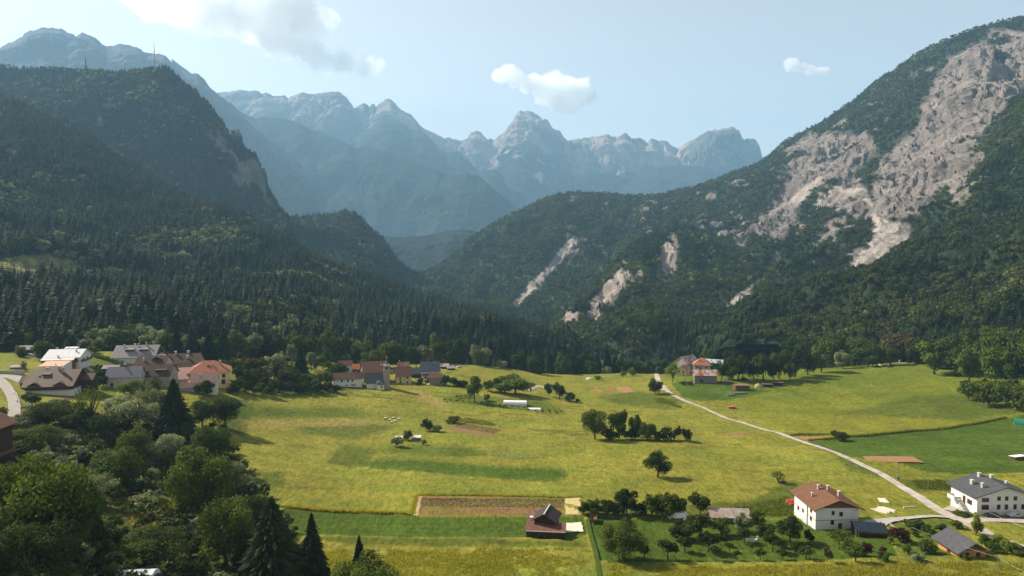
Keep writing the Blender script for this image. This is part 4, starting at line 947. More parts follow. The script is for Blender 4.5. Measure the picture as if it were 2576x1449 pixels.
R_BARN = stripes('red_brown_tiles', (.165, .080, .056), (.09, .045, .033), .5, 'Y', .85, .3)
R_ORANGE = stripes('orange_sheets', (.42, .13, .055), (.28, .09, .04), .8, 'X', .8, .25)
R_SLATE = stripes('slate_roof', (.085, .095, .105), (.05, .055, .06), .5, 'X', .6)
R_CHAR = stripes('charcoal_tiles', (.075, .074, .078), (.036, .04, .044), .6, 'X', .55)
R_CHOC = stripes('red_brown_concrete_tiles', (.150, .074, .043), (.10, .05, .03), .5, 'Y', .85, .18)
R_RUSTY = stripes('rusted_sheet_roof', (.46, .40, .36), (.30, .20, .15), .9, 'X', .7, .2, (.30, .085, .04))
R_OLD = stripes('old_mixed_sheets', (.34, .21, .15), (.22, .12, .09), .9, 'X', .8, .3, (.24, .10, .055))
R_BLUE = stripes('blue_grey_metal_roof', (.42, .47, .52), (.28, .32, .36), .8)
R_NAVY = stripes('blue_black_sheets', (.024, .034, .045), (.012, .018, .024), .5)  # blue-dark sheets, tone lowered further to carry the white house's shade
R_PEACH = plain('peach_terrace_membrane', (.58, .36, .25), .12, .6, .9, .1)
M_GLASS = plain('window_glass', (.03, .035, .045), .3, 1, .12, .5)
M_FRAME = plain('brown_window_frame', (.16, .08, .045), .2, 3, .7, .2)
M_WFRAME = plain('pale_window_frame', (.5, .47, .42), .1, 3, .7, .2)
M_CAP = plain('chimney_cap', (.46, .44, .41), .1, 3, .8, .2)
M_BRICK = plain('chimney_render', (.36, .27, .22), .2, 2, .95, .05)
M_DARK = plain('dark_metal', (.03, .03, .032), .2, 3, .6, .3)
M_WHITE = plain('white_paint', (.75, .74, .72), .05, 3, .6, .3)
M_CONC = plain('concrete', (.40, .38, .35), .15, 1.2, .95, .05, .2)

def box_bm(bm, x0, x1, y0, y1, z0, z1, M=None):
    vs = [bm.verts.new((x, y, z)) for z in (z0, z1) for x, y in ((x0, y0), (x1, y0), (x1, y1), (x0, y1))]
    for f in ((3, 2, 1, 0), (4, 5, 6, 7), (0, 1, 5, 4), (1, 2, 6, 5), (2, 3, 7, 6), (3, 0, 4, 7)): bm.faces.new([vs[i] for i in f])
    if M is not None:
        for v in vs: v.co = M @ v.co
def part(name, bm, mat, parent, bevel=0, label=None):
    if bevel: bmesh.ops.bevel(bm, geom=bm.edges[:], offset=bevel, segments=1, affect='EDGES')
    bmesh.ops.recalc_face_normals(bm, faces=bm.faces[:])
    me = bpy.data.meshes.new(name); bm.to_mesh(me); bm.free()
    for m in (mat if isinstance(mat, (list, tuple)) else [mat]): me.materials.append(m)
    o = link(name, me, parent)
    if label: o['label'] = label
    return o
def boxes(name, lst, mat, parent, bevel=0, M=None):
    bm = bmesh.new()
    for b in lst: box_bm(bm, *b, M)
    return part(name, bm, mat, parent, bevel)
def rot2(x, y, a): return x * math.cos(a) - y * math.sin(a), x * math.sin(a) + y * math.cos(a)
class Block:
    """one building volume; its ridge runs along local X; faces F (-Y), B (+Y), L (-X gable), R (+X gable)"""
    def __init__(s, root, L, W, h, rise, wall, roof, kind='gable', ox=0, oy=0, rz=0, over=.7, gover=.6, z0=-3, th=.22, gable=None, base=0, ridge=0):
        s.root, s.L, s.W, s.h, s.rise, s.kind, s.over = root, L, W, h, rise, kind, over
        s.M = Matrix.Translation((ox, oy, base)) @ Matrix.Rotation(rz, 4, 'Z')
        a, b = L / 2, W / 2; bm = bmesh.new()
        lo = [bm.verts.new(v) for v in ((-a, -b, z0), (a, -b, z0), (a, b, z0), (-a, b, z0))]
        if kind == 'gable':
            up = [bm.verts.new(v) for v in ((-a, -b, h), (a, -b, h), (a, b, h), (-a, b, h), (-a, ridge, h + rise), (a, ridge, h + rise))]
            for f in ((lo[0], lo[1], up[1], up[0]), (lo[1], lo[2], up[2], up[5], up[1]), (lo[2], lo[3], up[3], up[2]), (lo[3], lo[0], up[0], up[4], up[3]), (up[0], up[1], up[5], up[4]), (up[2], up[3], up[4], up[5]), lo[::-1]): bm.faces.new(f)
        elif kind == 'shed':
            up = [bm.verts.new(v) for v in ((-a, -b, h), (a, -b, h), (a, b, h + rise), (-a, b, h + rise))]
            for f in ((lo[0], lo[1], up[1], up[0]), (lo[1], lo[2], up[2], up[1]), (lo[2], lo[3], up[3], up[2]), (lo[3], lo[0], up[0], up[3]), up, lo[::-1]): bm.faces.new(f)
        else:
            up = [bm.verts.new(v) for v in ((-a, -b, h), (a, -b, h), (a, b, h), (-a, b, h))]
            for f in ((lo[0], lo[1], up[1], up[0]), (lo[1], lo[2], up[2], up[1]), (lo[2], lo[3], up[3], up[2]), (lo[3], lo[0], up[0], up[3]), up, lo[::-1]): bm.faces.new(f)
        for v in bm.verts: v.co = s.M @ v.co
        s.wall = part('wall', bm, wall, root)
        bm = bmesh.new(); e = .04
        def slab(q):
            n = (Vector(q[1]) - Vector(q[0])).cross(Vector(q[2]) - Vector(q[0])).normalized()
            if n.z < 0: n = -n
            t = [bm.verts.new(Vector(v) + n * (th + e)) for v in q]; l = [bm.verts.new(Vector(v) + n * e) for v in q]; k = len(q)
            bm.faces.new(t); bm.faces.new(l[::-1])
            for i in range(k): bm.faces.new((t[i], l[i], l[(i + 1) % k], t[(i + 1) % k]))
        o, g = over, gover
        if kind == 'gable':
            d1 = rise / (b + ridge) * o; d2 = rise / (b - ridge) * o
            slab([(-a - g, -b - o, h - d1), (a + g, -b - o, h - d1), (a + g, ridge, h + rise), (-a - g, ridge, h + rise)])
            slab([(a + g, b + o, h - d2), (-a - g, b + o, h - d2), (-a - g, ridge, h + rise), (a + g, ridge, h + rise)])
        elif kind == 'shed':
            d = rise / W * o
            slab([(-a - g, -b - o, h - d), (a + g, -b - o, h - d), (a + g, b + o, h + rise + d), (-a - g, b + o, h + rise + d)])
        elif kind == 'hip':
            r = max(a - b, .01); A, B_ = a + o, b + o; d = rise / b * o; z = h - d
            slab([(-A, -B_, z), (A, -B_, z), (r, 0, h + rise), (-r, 0, h + rise)]); slab([(A, B_, z), (-A, B_, z), (-r, 0, h + rise), (r, 0, h + rise)])
            slab([(A, -B_, z), (A, B_, z), (r, 0, h + rise)]); slab([(-A, B_, z), (-A, -B_, z), (-r, 0, h + rise)])
        else: slab([(-a - o, -b - o, h), (a + o, -b - o, h), (a + o, b + o, h), (-a - o, b + o, h)])
        bmesh.ops.remove_doubles(bm, verts=bm.verts[:], dist=.001)
        for v in bm.verts: v.co = s.M @ v.co
        s.roof = part('roof', bm, roof, root); s.ridge = ridge
        if kind == 'gable' and gable:
            for sx in (-1, 1):
                bm = bmesh.new(); x = sx * a; w_ = sx * .05
                q = [(-b, h), (b, h), (ridge, h + rise)]
                A = [bm.verts.new((x + w_, y, z)) for y, z in q]; B_ = [bm.verts.new((x - w_, y, z - .0)) for y, z in q]
                bm.faces.new(A); bm.faces.new(B_[::-1])
                for i in range(3): bm.faces.new((A[i], B_[i], B_[(i + 1) % 3], A[(i + 1) % 3]))
                for v in bm.verts: v.co = s.M @ v.co
                part('gable_boarding', bm, gable, root)
    def fm(s, face):
        a, b = s.L / 2, s.W / 2
        return {'F': Matrix.Translation((0, -b, 0)), 'B': Matrix.Translation((0, b, 0)) @ Matrix.Rotation(math.pi, 4, 'Z'),
                'R': Matrix.Translation((a, 0, 0)) @ Matrix.Rotation(math.pi / 2, 4, 'Z'), 'L': Matrix.Translation((-a, 0, 0)) @ Matrix.Rotation(-math.pi / 2, 4, 'Z')}[face]
    def win(s, face, lst, fr=None, name='window'):
        """lst of (u, z, w, h): u along the face from its middle, z of the sill"""
        M = s.M @ s.fm(face)
        for (u, z, w_, h_) in lst:
            t = .09
            o = boxes(name, [(u - w_/2 - t, u + w_/2 + t, -.07, .02, z - t, z), (u - w_/2 - t, u + w_/2 + t, -.07, .02, z + h_, z + h_ + t),
                                 (u - w_/2 - t, u - w_/2, -.065, .02, z, z + h_), (u + w_/2, u + w_/2 + t, -.065, .02, z, z + h_)], fr or M_FRAME, s.root, 0, M)
            boxes('pane' if name == 'window' else 'leaf', [(u - w_/2, u + w_/2, -.03, .02, z, z + h_), (u - .03, u + .03, -.045, -.02, z, z + h_)], M_GLASS if name == 'window' else W_WOOD, o, 0, M)
        return s
    def door(s, face, u, w_=1.1, h_=2.1, z=0): return s.win(face, [(u, z, w_, h_)], None, 'door')
    def zr(s, y):
        if s.kind == 'shed': return s.h + s.rise * (y + s.W / 2) / s.W
        if y < s.ridge: return s.h + s.rise * (y + s.W / 2) / (s.W / 2 + s.ridge)
        return s.h + s.rise * (s.W / 2 - y) / (s.W / 2 - s.ridge)
    def chim(s, lst, mat=None, size=.55):
        for c in lst:
            x, y, hh = c[0], c[1], c[2] * .85; q = (c[3] if len(c) > 3 else size) * .75; z = s.zr(y)
            o = boxes('chimney', [(x - q, x + q, y - q * .8, y + q * .8, z - .8, z + hh)], mat or M_BRICK, s.root, 0, s.M)
            boxes('cap', [(x - q - .08, x + q + .08, y - q * .8 - .08, y + q * .8 + .08, z + hh + .003, z + hh + .15)], M_CAP, o, 0, s.M)
        return s
    def band(s, faces, zs, mat=None, w_=.14):
        L_ = []
        for f in faces:
            n = (s.L if f in 'FB' else s.W) / 2; M = s.M @ s.fm(f)
            boxes('band', [(-n, n, -.035, .02, z, z + w_) for z in zs], mat or M_DARK, s.root, 0, M)
        return s
    def balcony(s, face, u0, u1, z, dep=1.2, mat=None):
        M = s.M @ s.fm(face); m = mat or W_BROWN
        o = boxes('balcony', [(u0, u1, -dep, .0, z - .18, z)], m, s.root, 0, M)
        L_ = [(u0, u1, -dep, -dep + .06, z + .9, z + 1.0), (u0, u1, -dep + .01, -dep + .05, z + .1, z + .8)]
        L_ += [(u0, u0 + .06, -dep + .07, 0, z + .1, z + 1.0), (u1 - .06, u1, -dep + .07, 0, z + .1, z + 1.0)]
        boxes('railing', L_, m, o, 0, M); return s
    def dormer(s, x, y, w_, roof, dep=3.0, h_=1.2, kind='shed', wall=None):
        """dormer on the front slope at height of y"""
        z = s.zr(y); bm = bmesh.new(); wl = wall or M_DARK
        zb = s.zr(y + dep)
        box_bm(bm, x - w_/2, x + w_/2, y, y + dep * .95, z - .3, z + h_, s.M)
        o = part('dormer', bm, wl, s.root)
        bm = bmesh.new(); e = .35
        if kind == 'shed':
            q = [(x - w_/2 - e, y - e, z + h_ + .02), (x + w_/2 + e, y - e, z + h_ + .02), (x + w_/2 + e, y + dep, z + h_ + .55), (x - w_/2 - e, y + dep, z + h_ + .55)]
            t = [bm.verts.new(Vector(v) + Vector((0, 0, .15))) for v in q]; l = [bm.verts.new(v) for v in q]
            bm.faces.new(t); bm.faces.new(l[::-1])
            for i in range(4): bm.faces.new((t[i], l[i], l[(i + 1) % 4], t[(i + 1) % 4]))
        else:
            zt = z + h_ + w_ * .28
            for sx in (-1, 1):
                q = [(x + sx * (w_/2 + e), y - e, z + h_ - .15), (x + sx * .001, y - e, zt), (x + sx * .001, y + dep + 1, zt), (x + sx * (w_/2 + e), y + dep + 1, z + h_ - .15)]
                t = [bm.verts.new(Vector(v) + Vector((0, 0, .15))) for v in q]; l = [bm.verts.new(v) for v in q]
                bm.faces.new(t); bm.faces.new(l[::-1])
                for i in range(4): bm.faces.new((t[i], l[i], l[(i + 1) % 4], t[(i + 1) % 4]))
        for v in bm.verts: v.co = s.M @ v.co
        part('dormer_roof', bm, roof, o); return s
def site(name, label, x, y, rz, cat='house', d=None, group=None):
    P = Gd(x, d) if d else G(x, y)
    return tag(empty(name, P, rad(rz)), label, cat, group)

# ---- white house with the red-brown roof
def footprint(A, B, C):
    """from ground pixels: near corner A, end of the gable side B, end of the eave side C"""
    a, b, c = G(*A), G(*B), G(*C); return a, b, c
# ================================================================== buildings
h = site('white_house', 'white plastered house with red-brown gable roof beside the orchard', 2094, 0, 92, d=196)
b = Block(h, 13.4, 12.4, 6.8, 2.4, W_WHITE, R_CHOC, over=1.1, gover=1.3, gable=W_BROWN)
b.win('L', [(1.1, 4.5, .85, 1.1), (-1.2, 4.9, .7, 1.0), (-1.35, 2.1, .8, 1.15)]).win('L', [(.9, .35, .9, 2.0)], None, 'door').win('B', [(4.0, 2.2, 1.0, 1.2), (4.0, 4.6, 1.0, 1.0), (-1.0, 2.6, .7, 1.1), (-4, 2.2, .9, 1.1)]).band('LB', [3.25, .35], M_FRAME)
b.chim([(-.2, 4.2, 1.5, .35), (2.2, 1.2, 1.9, .45), (1.6, -1.4, 1.9, .5), (-2.4, -2.6, 2.2, .55)])
boxes('downpipe', [(1.4, 1.9, -.32, 0, -1, 6.0)], W_WHITE, h, 0, b.M @ b.fm('B'))
h = site('white_house', 'white three-storey house with dark grey tiled roof at the right edge', 2518, 0, 92, d=204.5)
b = Block(h, 11.4, 17.0, 6.9, 2.7, W_WHITE, R_CHAR, over=1.2, gover=1.0)
b.win('L', [(-6.0, 5.2, 2.0, 1.1), (-1.9, 5.6, .85, 1.1), (.45, 5.6, .85, 1.1), (3.1, 5.6, .9, 1.1), (-6.0, 2.9, 2.0, 1.35), (-1.9, 2.9, .85, 1.35), (.45, 2.9, .85, 1.35), (3.1, 2.9, .8, 1.35), (5.6, 2.9, .9, 1.35), (-2.1, .45, .8, .6), (3.0, .45, .9, .6)])
b.win('B', [(2.6, 3.4, 1.9, 1.3)]).win('B', [(.2, 2.9, 1.0, 2.1)], None, 'door')
b.balcony('B', -4.6, -1.4, 3.2, 2.0, W_WHITE)
b.chim([(1.2, 5.2, 1.7, .65), (3.9, 1.0, 1.6, .6), (3.6, -2.6, 1.5, .6), (-2.4, 4.6, 1.8, .5), (2.2, -6.4, 1.1, .5)], W_GREY)
M = b.M @ b.fm('B')
st = boxes('staircase', [(.2 + k * .42, .62 + k * .42, -1.6, -.05, -2.5, 2.9 - k * .3) for k in range(10)], M_CONC, h, 0, M)
h = site('wooden_chalet', 'small orange-brown wooden chalet with charcoal tile roof and garden shrubs', 0, 0, 92, 'chalet', d=168)
h.location = (113.6, 168.2, float(gz(113.6, 168.2)))
b = Block(h, 8.2, 6.6, 2.4, 1.9, W_ORANGE, R_CHAR, over=1.25, gover=1.0, gable=W_BROWN)
b.win('L', [(-1.4, .9, .8, .9), (1.3, .9, .8, .9), (0, 2.7, .7, .7)]).win('B', [(2.2, .9, .9, 1.0), (-2.4, .9, .9, 1.0)]).door('B', .1)
h = site('carport', 'open carport with blue-black sheet roof in the shade of the white house', 2206, 1352, -12, 'carport', d=184.2)
b = Block(h, 7.4, 5.6, 1.9, 1.3, W_WOOD, R_NAVY, over=.5, gover=.4)
for q in (-3.2, 3.2): boxes('post', [(q - .12, q + .12, -3.2, -2.95, -.3, 1.75)], W_BROWN, h)
boxes('fascia', [(-3.7, 3.7, -3.38, -3.3, 1.45, 1.7)], W_BROWN, h)

h = site('barn', 'dark brown wooden barn with steep roof and low lean-tos below the ploughed strip', 1374, 1346, -6, 'barn')
b = Block(h, 6.0, 5.8, 4.3, 1.7, W_WOOD, plain('dark_bark_roof', (.060, .042, .038), .25, 2, .9, .1), over=.7, gover=.8, rz=rad(80), oy=2.8)
boxes('ridge_cap', [(-3.85, 3.85, -.16, .16, 6.2, 6.36)], M_CAP, h, 0, b.M)
b2 = Block(h, 10.6, 3.6, 2.4, .7, W_WOOD, R_BARN, 'shed', oy=-1.6, over=.35, gover=.3)
b2.win('F', [(-1.2, .5, 1.6, 1.1)]).door('F', 2.6, 1.4, 1.9)
b3 = Block(h, 2.2, 4.2, 2.6, .6, W_BROWN, R_BARN, 'shed', ox=-4.3, oy=3.0, over=.2, gover=.2)
boxes('skylight', [(-4.9, -3.7, 3.6, 4.7, 3.36, 3.46)], M_WHITE, h)
boxes('roof_edge', [(-5.4, 5.4, -3.95, -3.8, 2.50, 2.66)], M_CAP, h)

# ---- left village
h = site('chalet', 'big brown chalet with twin front gables and dormers, nearest in the left village', 146, 985, 10, 'house')
b = Block(h, 19.5, 17, 5.0, 5.2, W_WOOD, R_BROWN, over=1.6, gover=1.0, gable=W_WOOD)
b.dormer(-5.6, -9.4, 5.2, R_BROWN, 4, .2, 'gable', W_WOOD).dormer(5.0, -9.4, 5.2, R_BROWN, 4, .2, 'gable', W_WOOD).dormer(-3.2, -3.6, 3.2, R_BROWN, 2.2, .75)
b.win('F', [(-6.5, .6, 1.5, 1.7), (-3.4, .6, 1.2, 1.7), (-.4, .6, 1.6, 2.0), (3.2, .6, 1.4, 1.7), (6.4, .6, 1.4, 1.7)], M_WFRAME).balcony('F', -9, 9, 2.9, 1.5, W_WOOD)
b.chim([(-4.6, 1.2, 1.9, .75), (1.2, -.6, 2.4, .55), (3.2, -1.8, 2.9, .6)])
boxes('plaster_base', [(-9.8, 9.8, -8.55, 8.55, -3, 2.4)], W_WHITE, h)
boxes('skylight', [(-6.2, -5.2, -4.2, -3.2, 0, .14)], M_GLASS, h, 0, Matrix.Translation((0, 0, b.zr(-3.7) + .2)) @ Matrix.Rotation(0, 4, 'X'))
for (ox, lab) in ((-12.0, 0), (12.2, 1)):
    q = Block(h, 5.6, 6.0, 5.4, 2.2, W_WOOD, R_BROWN, ox=ox, oy=3.2 if lab else 1.0, over=.8, gover=.4)
h = site('house', 'house with pale metal roofs in two steps and a peach terrace roof', 173, 922, 8, 'house')
b = Block(h, 16.8, 13, 6.2, 3.0, W_WHITE, R_WHITE, over=1.0, gover=.8)
b.win('F', [(4.4, 1.6, 1.2, 1.3), (6.8, 3.8, 1.1, 1.2)]).win('R', [(-2, 3.6, 1.2, 1.3), (2, 3.6, 1.2, 1.3)]).balcony('F', -1, 8, 3.7, 1.2, W_BROWN).balcony('R', -5, 5, 3.4, 1.2, W_BROWN)
q = Block(h, 15.2, 6.0, 5.0, 1.9, W_BROWN, R_WHITE, 'shed', ox=-1.0, oy=-6.5, over=.5, gover=.4)
b.dormer(.6, 1.6, 5.6, R_WHITE, 2.2, 1.0)  # dark-walled box stands for the shaded loggia recess in the roof
b.chim([(-6.0, 1.4, 1.6, .5), (-.8, 2.6, 2.2, .5), (3.6, 3.6, 2.2, .5), (5.2, -2.4, 1.4, .4)])
q.chim([(-.5, -.8, 1.5, .42)])
h = site('flat_roofed_annex', 'low annex with a peach-coloured flat roof in front of the pale metal roofs', 142, 934, 8, 'annex')
b = Block(h, 11.6, 10.2, 3.4, 1.6, W_WHITE, R_PEACH, 'shed', over=.3, gover=.2)
b.chim([(1.5, -3.6, .9, .3)], W_WHITE)
h = site('house', 'white house with wide grey roof, two dark dormers and many chimneys', 350, 912, 8, 'house')
b = Block(h, 21, 15, 4.6, 5.4, W_WHITE, R_GREY, over=1.0, gover=1.4, gable=W_WOOD)
b.dormer(-3.4, -4.4, 4.4, R_GREY, 3.2, 1.3).dormer(4.0, -4.4, 4.4, R_GREY, 3.2, 1.3)
b.win('L', [(-3, 1.2, 1.0, 1.3), (-.5, 1.2, 1.0, 1.3), (3, 1.2, 1.0, 1.3)]).win('F', [(-6, 1.0, 1.0, 1.3), (2, 1.0, 1.0, 1.3)]).balcony('L', -5, 5, 2.8, 1.4, W_BROWN)
b.chim([(-7.0, -1.6, 2.2, .45), (-2.6, 1.8, 2.2, .6), (.4, -1.0, 2.2, .42), (4.4, -.4, 2.4, .4), (.6, -4.6, 1.8, .4), (3.6, 3.0, 1.6, .8)], W_GREY)
h = site('house', 'old house with dark brown tile roof behind the grey dormered house', 388, 938, 8, 'house')
b = Block(h, 15, 12, 5.2, 4.0, W_GREY, R_DBROWN, over=.8, gover=.6)
b.dormer(2.6, -3.0, 4.6, R_DBROWN, 3.2, .7, 'gable', W_WOOD).chim([(-4.0, -3.2, 2.2, .5), (4.8, 2.2, 2.0, .7)], W_GREY)
h = site('house', 'long dark brown roofed house with three broad chimneys before the spruces', 462, 932, 8, 'house')
b = Block(h, 19, 13, 5.4, 4.4, W_STONE, R_DBROWN, over=.8, gover=.6)
b.chim([(-3.8, -.6, 2.2, .7), (2.6, .6, 2.2, .8), (3.4, -3.6, 2.2, .7)], W_GREY).win('F', [(-5, 2, 1, 1.2), (0, 2, 1, 1.2), (5, 2, 1, 1.2)])
h = site('house', 'dark brown roofed old house with a shed dormer above the bright trees', 398, 966, 8, 'house')
b = Block(h, 15.5, 12, 5.6, 4.6, W_STONE, R_DBROWN, over=.8, gover=.6)
b.dormer(3.0, -4.6, 5.2, R_DBROWN, 3.2, 1.2).dormer(-5.0, -5.4, 2.2, R_DBROWN, 2.2, 1.3).win('L', [(-2, 2, 1, 1.2), (2, 2, 1, 1.2)])
h = site('house', 'narrow house with smooth grey-violet roof and one chimney behind silvery trees', 318, 972, 10, 'house')
b = Block(h, 15, 9.0, 5.6, 4.2, W_GREY, R_LAV, over=.5, gover=.7)
b.chim([(-.6, .6, 2.0, .7)], M_DARK).win('F', [(-5, 1, 1.4, 1.6)])
boxes('steps', [(-8.6, -7.6, -4.4 + .0, -2.2, -3, .4), (-8.6, -7.6, -6, -4.42, -3, -.3)], W_WHITE, h)
h = site('farmhouse', 'large farmhouse with red hipped tile roof and faded sheet slope', 528, 966, 22, 'house')
b = Block(h, 20, 15, 8.2, 4.6, W_YEL, R_RED, 'hip', over=1.1)
b.win('F', [(3.2, 4.4, 1.0, 1.4), (7.2, 4.4, 1.6, 2.0), (3.2, 1.2, 1.0, 1.4), (7.0, 1.0, 1.8, 2.4), (0, 4.4, 1.0, 1.4)]).win('R', [(0, 4.4, 1.0, 1.4), (4, 4.4, 1.0, 1.4)])
boxes('chimney', [(5.0, 6.2, -3.2, -2.2, 9.4, 13.2)], M_BRICK, h); boxes('chimney', [(1.2, 2.0, -4.2, -3.4, 9, 11.8)], M_BRICK, h); boxes('roof_hatch', [(-1.2, .4, -4.4, -3.0, 9.2, 11.0)], M_DARK, h)
q = Block(h, 11, 17, 5.6, 4.4, W_GREY, R_PINK, ox=-11.5, oy=-1.2, rz=rad(-4), over=.8, gover=.5)
h = site('house', 'smaller pink-roofed white house joined in front of the red farmhouse', 516, 986, 20, 'house')
b = Block(h, 12, 9.4, 6.0, 3.8, W_WHITE, R_PINK, over=.6, gover=.5)
b.win('F', [(2.6, 3.6, .9, 1.2), (2.6, .9, .9, 1.2), (4.6, 3.6, .9, 1.2)]).chim([(-1.6, -2.4, 2.2, .5)])
q = Block(h, 7, 7, 3.4, 2.4, W_GREY, R_PINK, 'shed', ox=-8.2, oy=-1.6, over=.4, gover=.3)
for lab, x, y, L, W, hh, ri, wl, rf, rz in (
    ('brown shed with a pale sheet on its roof beside the garden path', 283, 938, 7.6, 5.0, 2.8, 1.2, W_WOOD, R_GREY, 6),
    ('upper brown-roofed shed at the far left under dark trees', 72, 872, 7.6, 5.0, 3.4, 1.6, W_WOOD, R_OLD, 8),
    ('lower grey-roofed shed at the far left with cars parked below', 70, 889, 8.0, 5.4, 2.8, 1.8, W_WOOD, R_GREY, 8),
    ('low open shelter standing in the far left meadow', 46, 929, 6.4, 2.6, 1.2, .5, W_GREYWOOD, R_GREY, 6),
    ('small leaning hut with pale roof hidden in the foreground wood', 147, 1145, 2.6, 2.2, 2.6, .9, W_WOOD, R_PINK, 20)):
    h = site('shed', lab, x, y, rz, 'shed')
    Block(h, L, W, hh, ri, wl, rf, 'shed' if ri < 1.0 else 'gable', over=.5, gover=.4)
h = site('house', 'house corner with red-brown roof cut off at the left edge of the picture', -74, 1128, 0, 'house', d=198)
b = Block(h, 12, 11, 12.4, 3.2, W_WOOD, R_BARN, over=1.2, gover=1.2, rz=rad(90)); b.balcony('R', -5, 5, 4.0, 1.6, W_BROWN).balcony('F', -5, 5, 4.0, 1.6, W_BROWN)

# ---- chapel village
h = site('long_house', 'long white house with brown seamed roof, left of the chapel', 873, 969, 17, 'house')
b = Block(h, 18.5, 8.6, 5.2, 3.0, W_WHITE, R_BROWN, over=.9, gover=1.2, gable=W_BROWN)
b.win('F', [(-3.4, 3.0, 1.0, 1.3), (.4, 3.0, 1.0, 1.3), (3.2, 3.0, 1.0, 1.3), (-.4, .4, .7, .8), (3.0, .3, .8, .9), (4.6, .3, .8, .9)]).win('L', [(1.6, 3.0, 1.0, 1.3), (-1.6, .4, 1.4, 1.6)]).chim([(5.6, -1.4, 1.8, .35), (7.2, -.2, 1.9, .4)], M_DARK)
h = site('barn', 'big barn with red-brown tile roof behind the chapel', 940, 957, 20, 'barn')
b = Block(h, 15.5, 15, 7.4, 5.6, W_GREYWOOD, R_BARN, over=1.0, gover=.6)
b.chim([(4.6, -4.0, 1.6, .4), (.6, 1.6, 1.0, .4)]); b.win('L', [(-2, 4.2, 1.8, 2.2), (2.4, 4.2, 1.2, 1.6)], None, 'door')
h = site('chapel', 'little white chapel with dark slate roofs at the foot of the bell tower', 944, 975, 14, 'chapel')
b = Block(h, 11.0, 7.6, 4.0, 4.6, W_WHITE, R_SLATE, over=.5, gover=.3)
q = Block(h, 4.6, 5.0, 3.2, 1.8, W_WHITE, R_SLATE, 'hip', ox=3.0, oy=-4.6, over=.35); q.win('F', [(.8, 1.1, .8, 1.3)])
boxes('roof_panel', [(.6, 2.0, -5.6, -5.4, 3.6, 5.6)], W_GREY, h)
h = site('bell_tower', 'grey square bell tower with a thin dark spire beside the chapel', 973, 977, 12, 'tower')
boxes('shaft', [(-1.9, 1.9, -1.9, 1.9, -3, 15.2)], W_STONE, h); boxes('cornice', [(-2.15, 2.15, -2.15, 2.15, 15.2, 15.5), (-2.05, 2.05, -2.05, 2.05, 12.0, 12.25)], W_GREY, h)
for (x0, x1, y0, y1) in ((-.6, .6, -1.96, -1.8), (-1.96, -1.8, -.6, .6), (1.8, 1.96, -.6, .6)): boxes('bell_opening', [(x0, x1, y0, y1, 12.6, 14.6)], M_DARK, h)  # solid dark slabs stand for the shade inside the openings
for sx in (-1, 1):
    for sy in (-1, 1): boxes('pinnacle', [(sx * 1.7 - .25, sx * 1.7 + .25, sy * 1.7 - .25, sy * 1.7 + .25, 15.5, 16.2)], W_STONE, h)
bm = bmesh.new(); bmesh.ops.create_cone(bm, cap_ends=True, segments=8, radius1=.9, radius2=.06, depth=4.6, matrix=Matrix.Translation((0, 0, 17.8))); part('spire', bm, W_GREYWOOD, h)
boxes('cross', [(-.05, .05, -.05, .05, 20.1, 21.3), (-.3, .3, -.05, .05, 20.75, 20.85)], M_WHITE, h)
h = site('house', 'yellow house with red-brown roof right of the bell tower', 1014, 962, 14, 'house')
b = Block(h, 10.4, 11, 5.8, 5.0, W_YEL, R_BARN, over=.7, gover=.5)
b.win('F', [(-2.4, 3.2, .9, 1.3), (2.6, 3.6, 1.3, 1.2), (2.4, .6, .9, 1.1), (-2.2, .8, .9, 1.4)]).win('L', [(0, 3, .8, 1.2)]).chim([(1.2, 1.4, 2.0, .45)])
h = site('house', 'small brown-roofed house standing behind the yellow house', 1012, 933, 14, 'house', d=495)
Block(h, 7.6, 7, 6.4, 3.4, W_WHITE, R_OLD, over=.6, gover=.6).chim([(-2.6, .8, 2.2, .4)])
h = site('house', 'house with dark slate roof and white lower walls near the meadow edge', 1082, 950, 10, 'house')
b = Block(h, 13, 11.5, 6.2, 5.4, W_WHITE, R_SLATE, over=.9, gover=.6)
b.win('F', [(-3.6, .8, 1.2, 1.3), (0, .8, 1.0, 1.2), (3.4, .8, 1.6, 1.5)]).balcony('F', -6, 6, 3.2, 1.3, W_WOOD).chim([(-1.6, .6, 2.0, .35), (2.8, -2.2, 2.0, .35)], M_DARK)
q = Block(h, 8, 8, 4.2, 3.6, W_WOOD, R_SLATE, ox=-9.4, oy=-1.0, over=.6, gover=.7); q.win('L', [(0, .4, 3.4, 3.0)], M_CAP, 'door')
h = site('barn', 'dark board barn with a white slanting panel on its left', 1096, 968, 8, 'barn')
b = Block(h, 8.6, 7.0, 5.6, 2.4, W_GREYWOOD, R_BARN, over=.5, gover=.4)
boxes('awning', [(-8.2, -4.4, -3.6, -.4, 0, .16)], W_WHITE, h, 0, Matrix.Translation((0, 0, 3.8)) @ Matrix.Rotation(rad(-16), 4, 'Y') @ Matrix.Translation((0, 0, -1.4)))
for lab, x, y, L, W, hh, ri, wl, rf, d_ in (
    ('left shed with white and rusty roof sheets at the far meadow edge', 1116, 927, 7.4, 5.5, 2.2, 1.6, W_WOOD, R_RUSTY, None),
    ('right lower shed with grey roof at the far meadow edge', 1134, 931, 6.0, 4.4, 1.8, .9, W_WOOD, R_GREY, None),
    ('house with small brown roof at the left rear of the chapel village', 868, 0, 8.0, 6.4, 5.4, 2.6, W_WHITE, R_BARN, 490),
    ('outbuilding with bright orange sheet roof left of the big barn', 903, 0, 11.0, 7.0, 5.4, 2.6, W_WOOD, R_ORANGE, 478)):
    h = site('shed' if ri < 2 else 'house', lab, x, y, 14, 'shed' if ri < 2 else 'house', d=d_)
    Block(h, L, W, hh, ri, wl, rf, 'gable' if ri > 1 else 'shed', over=.6, gover=.5)

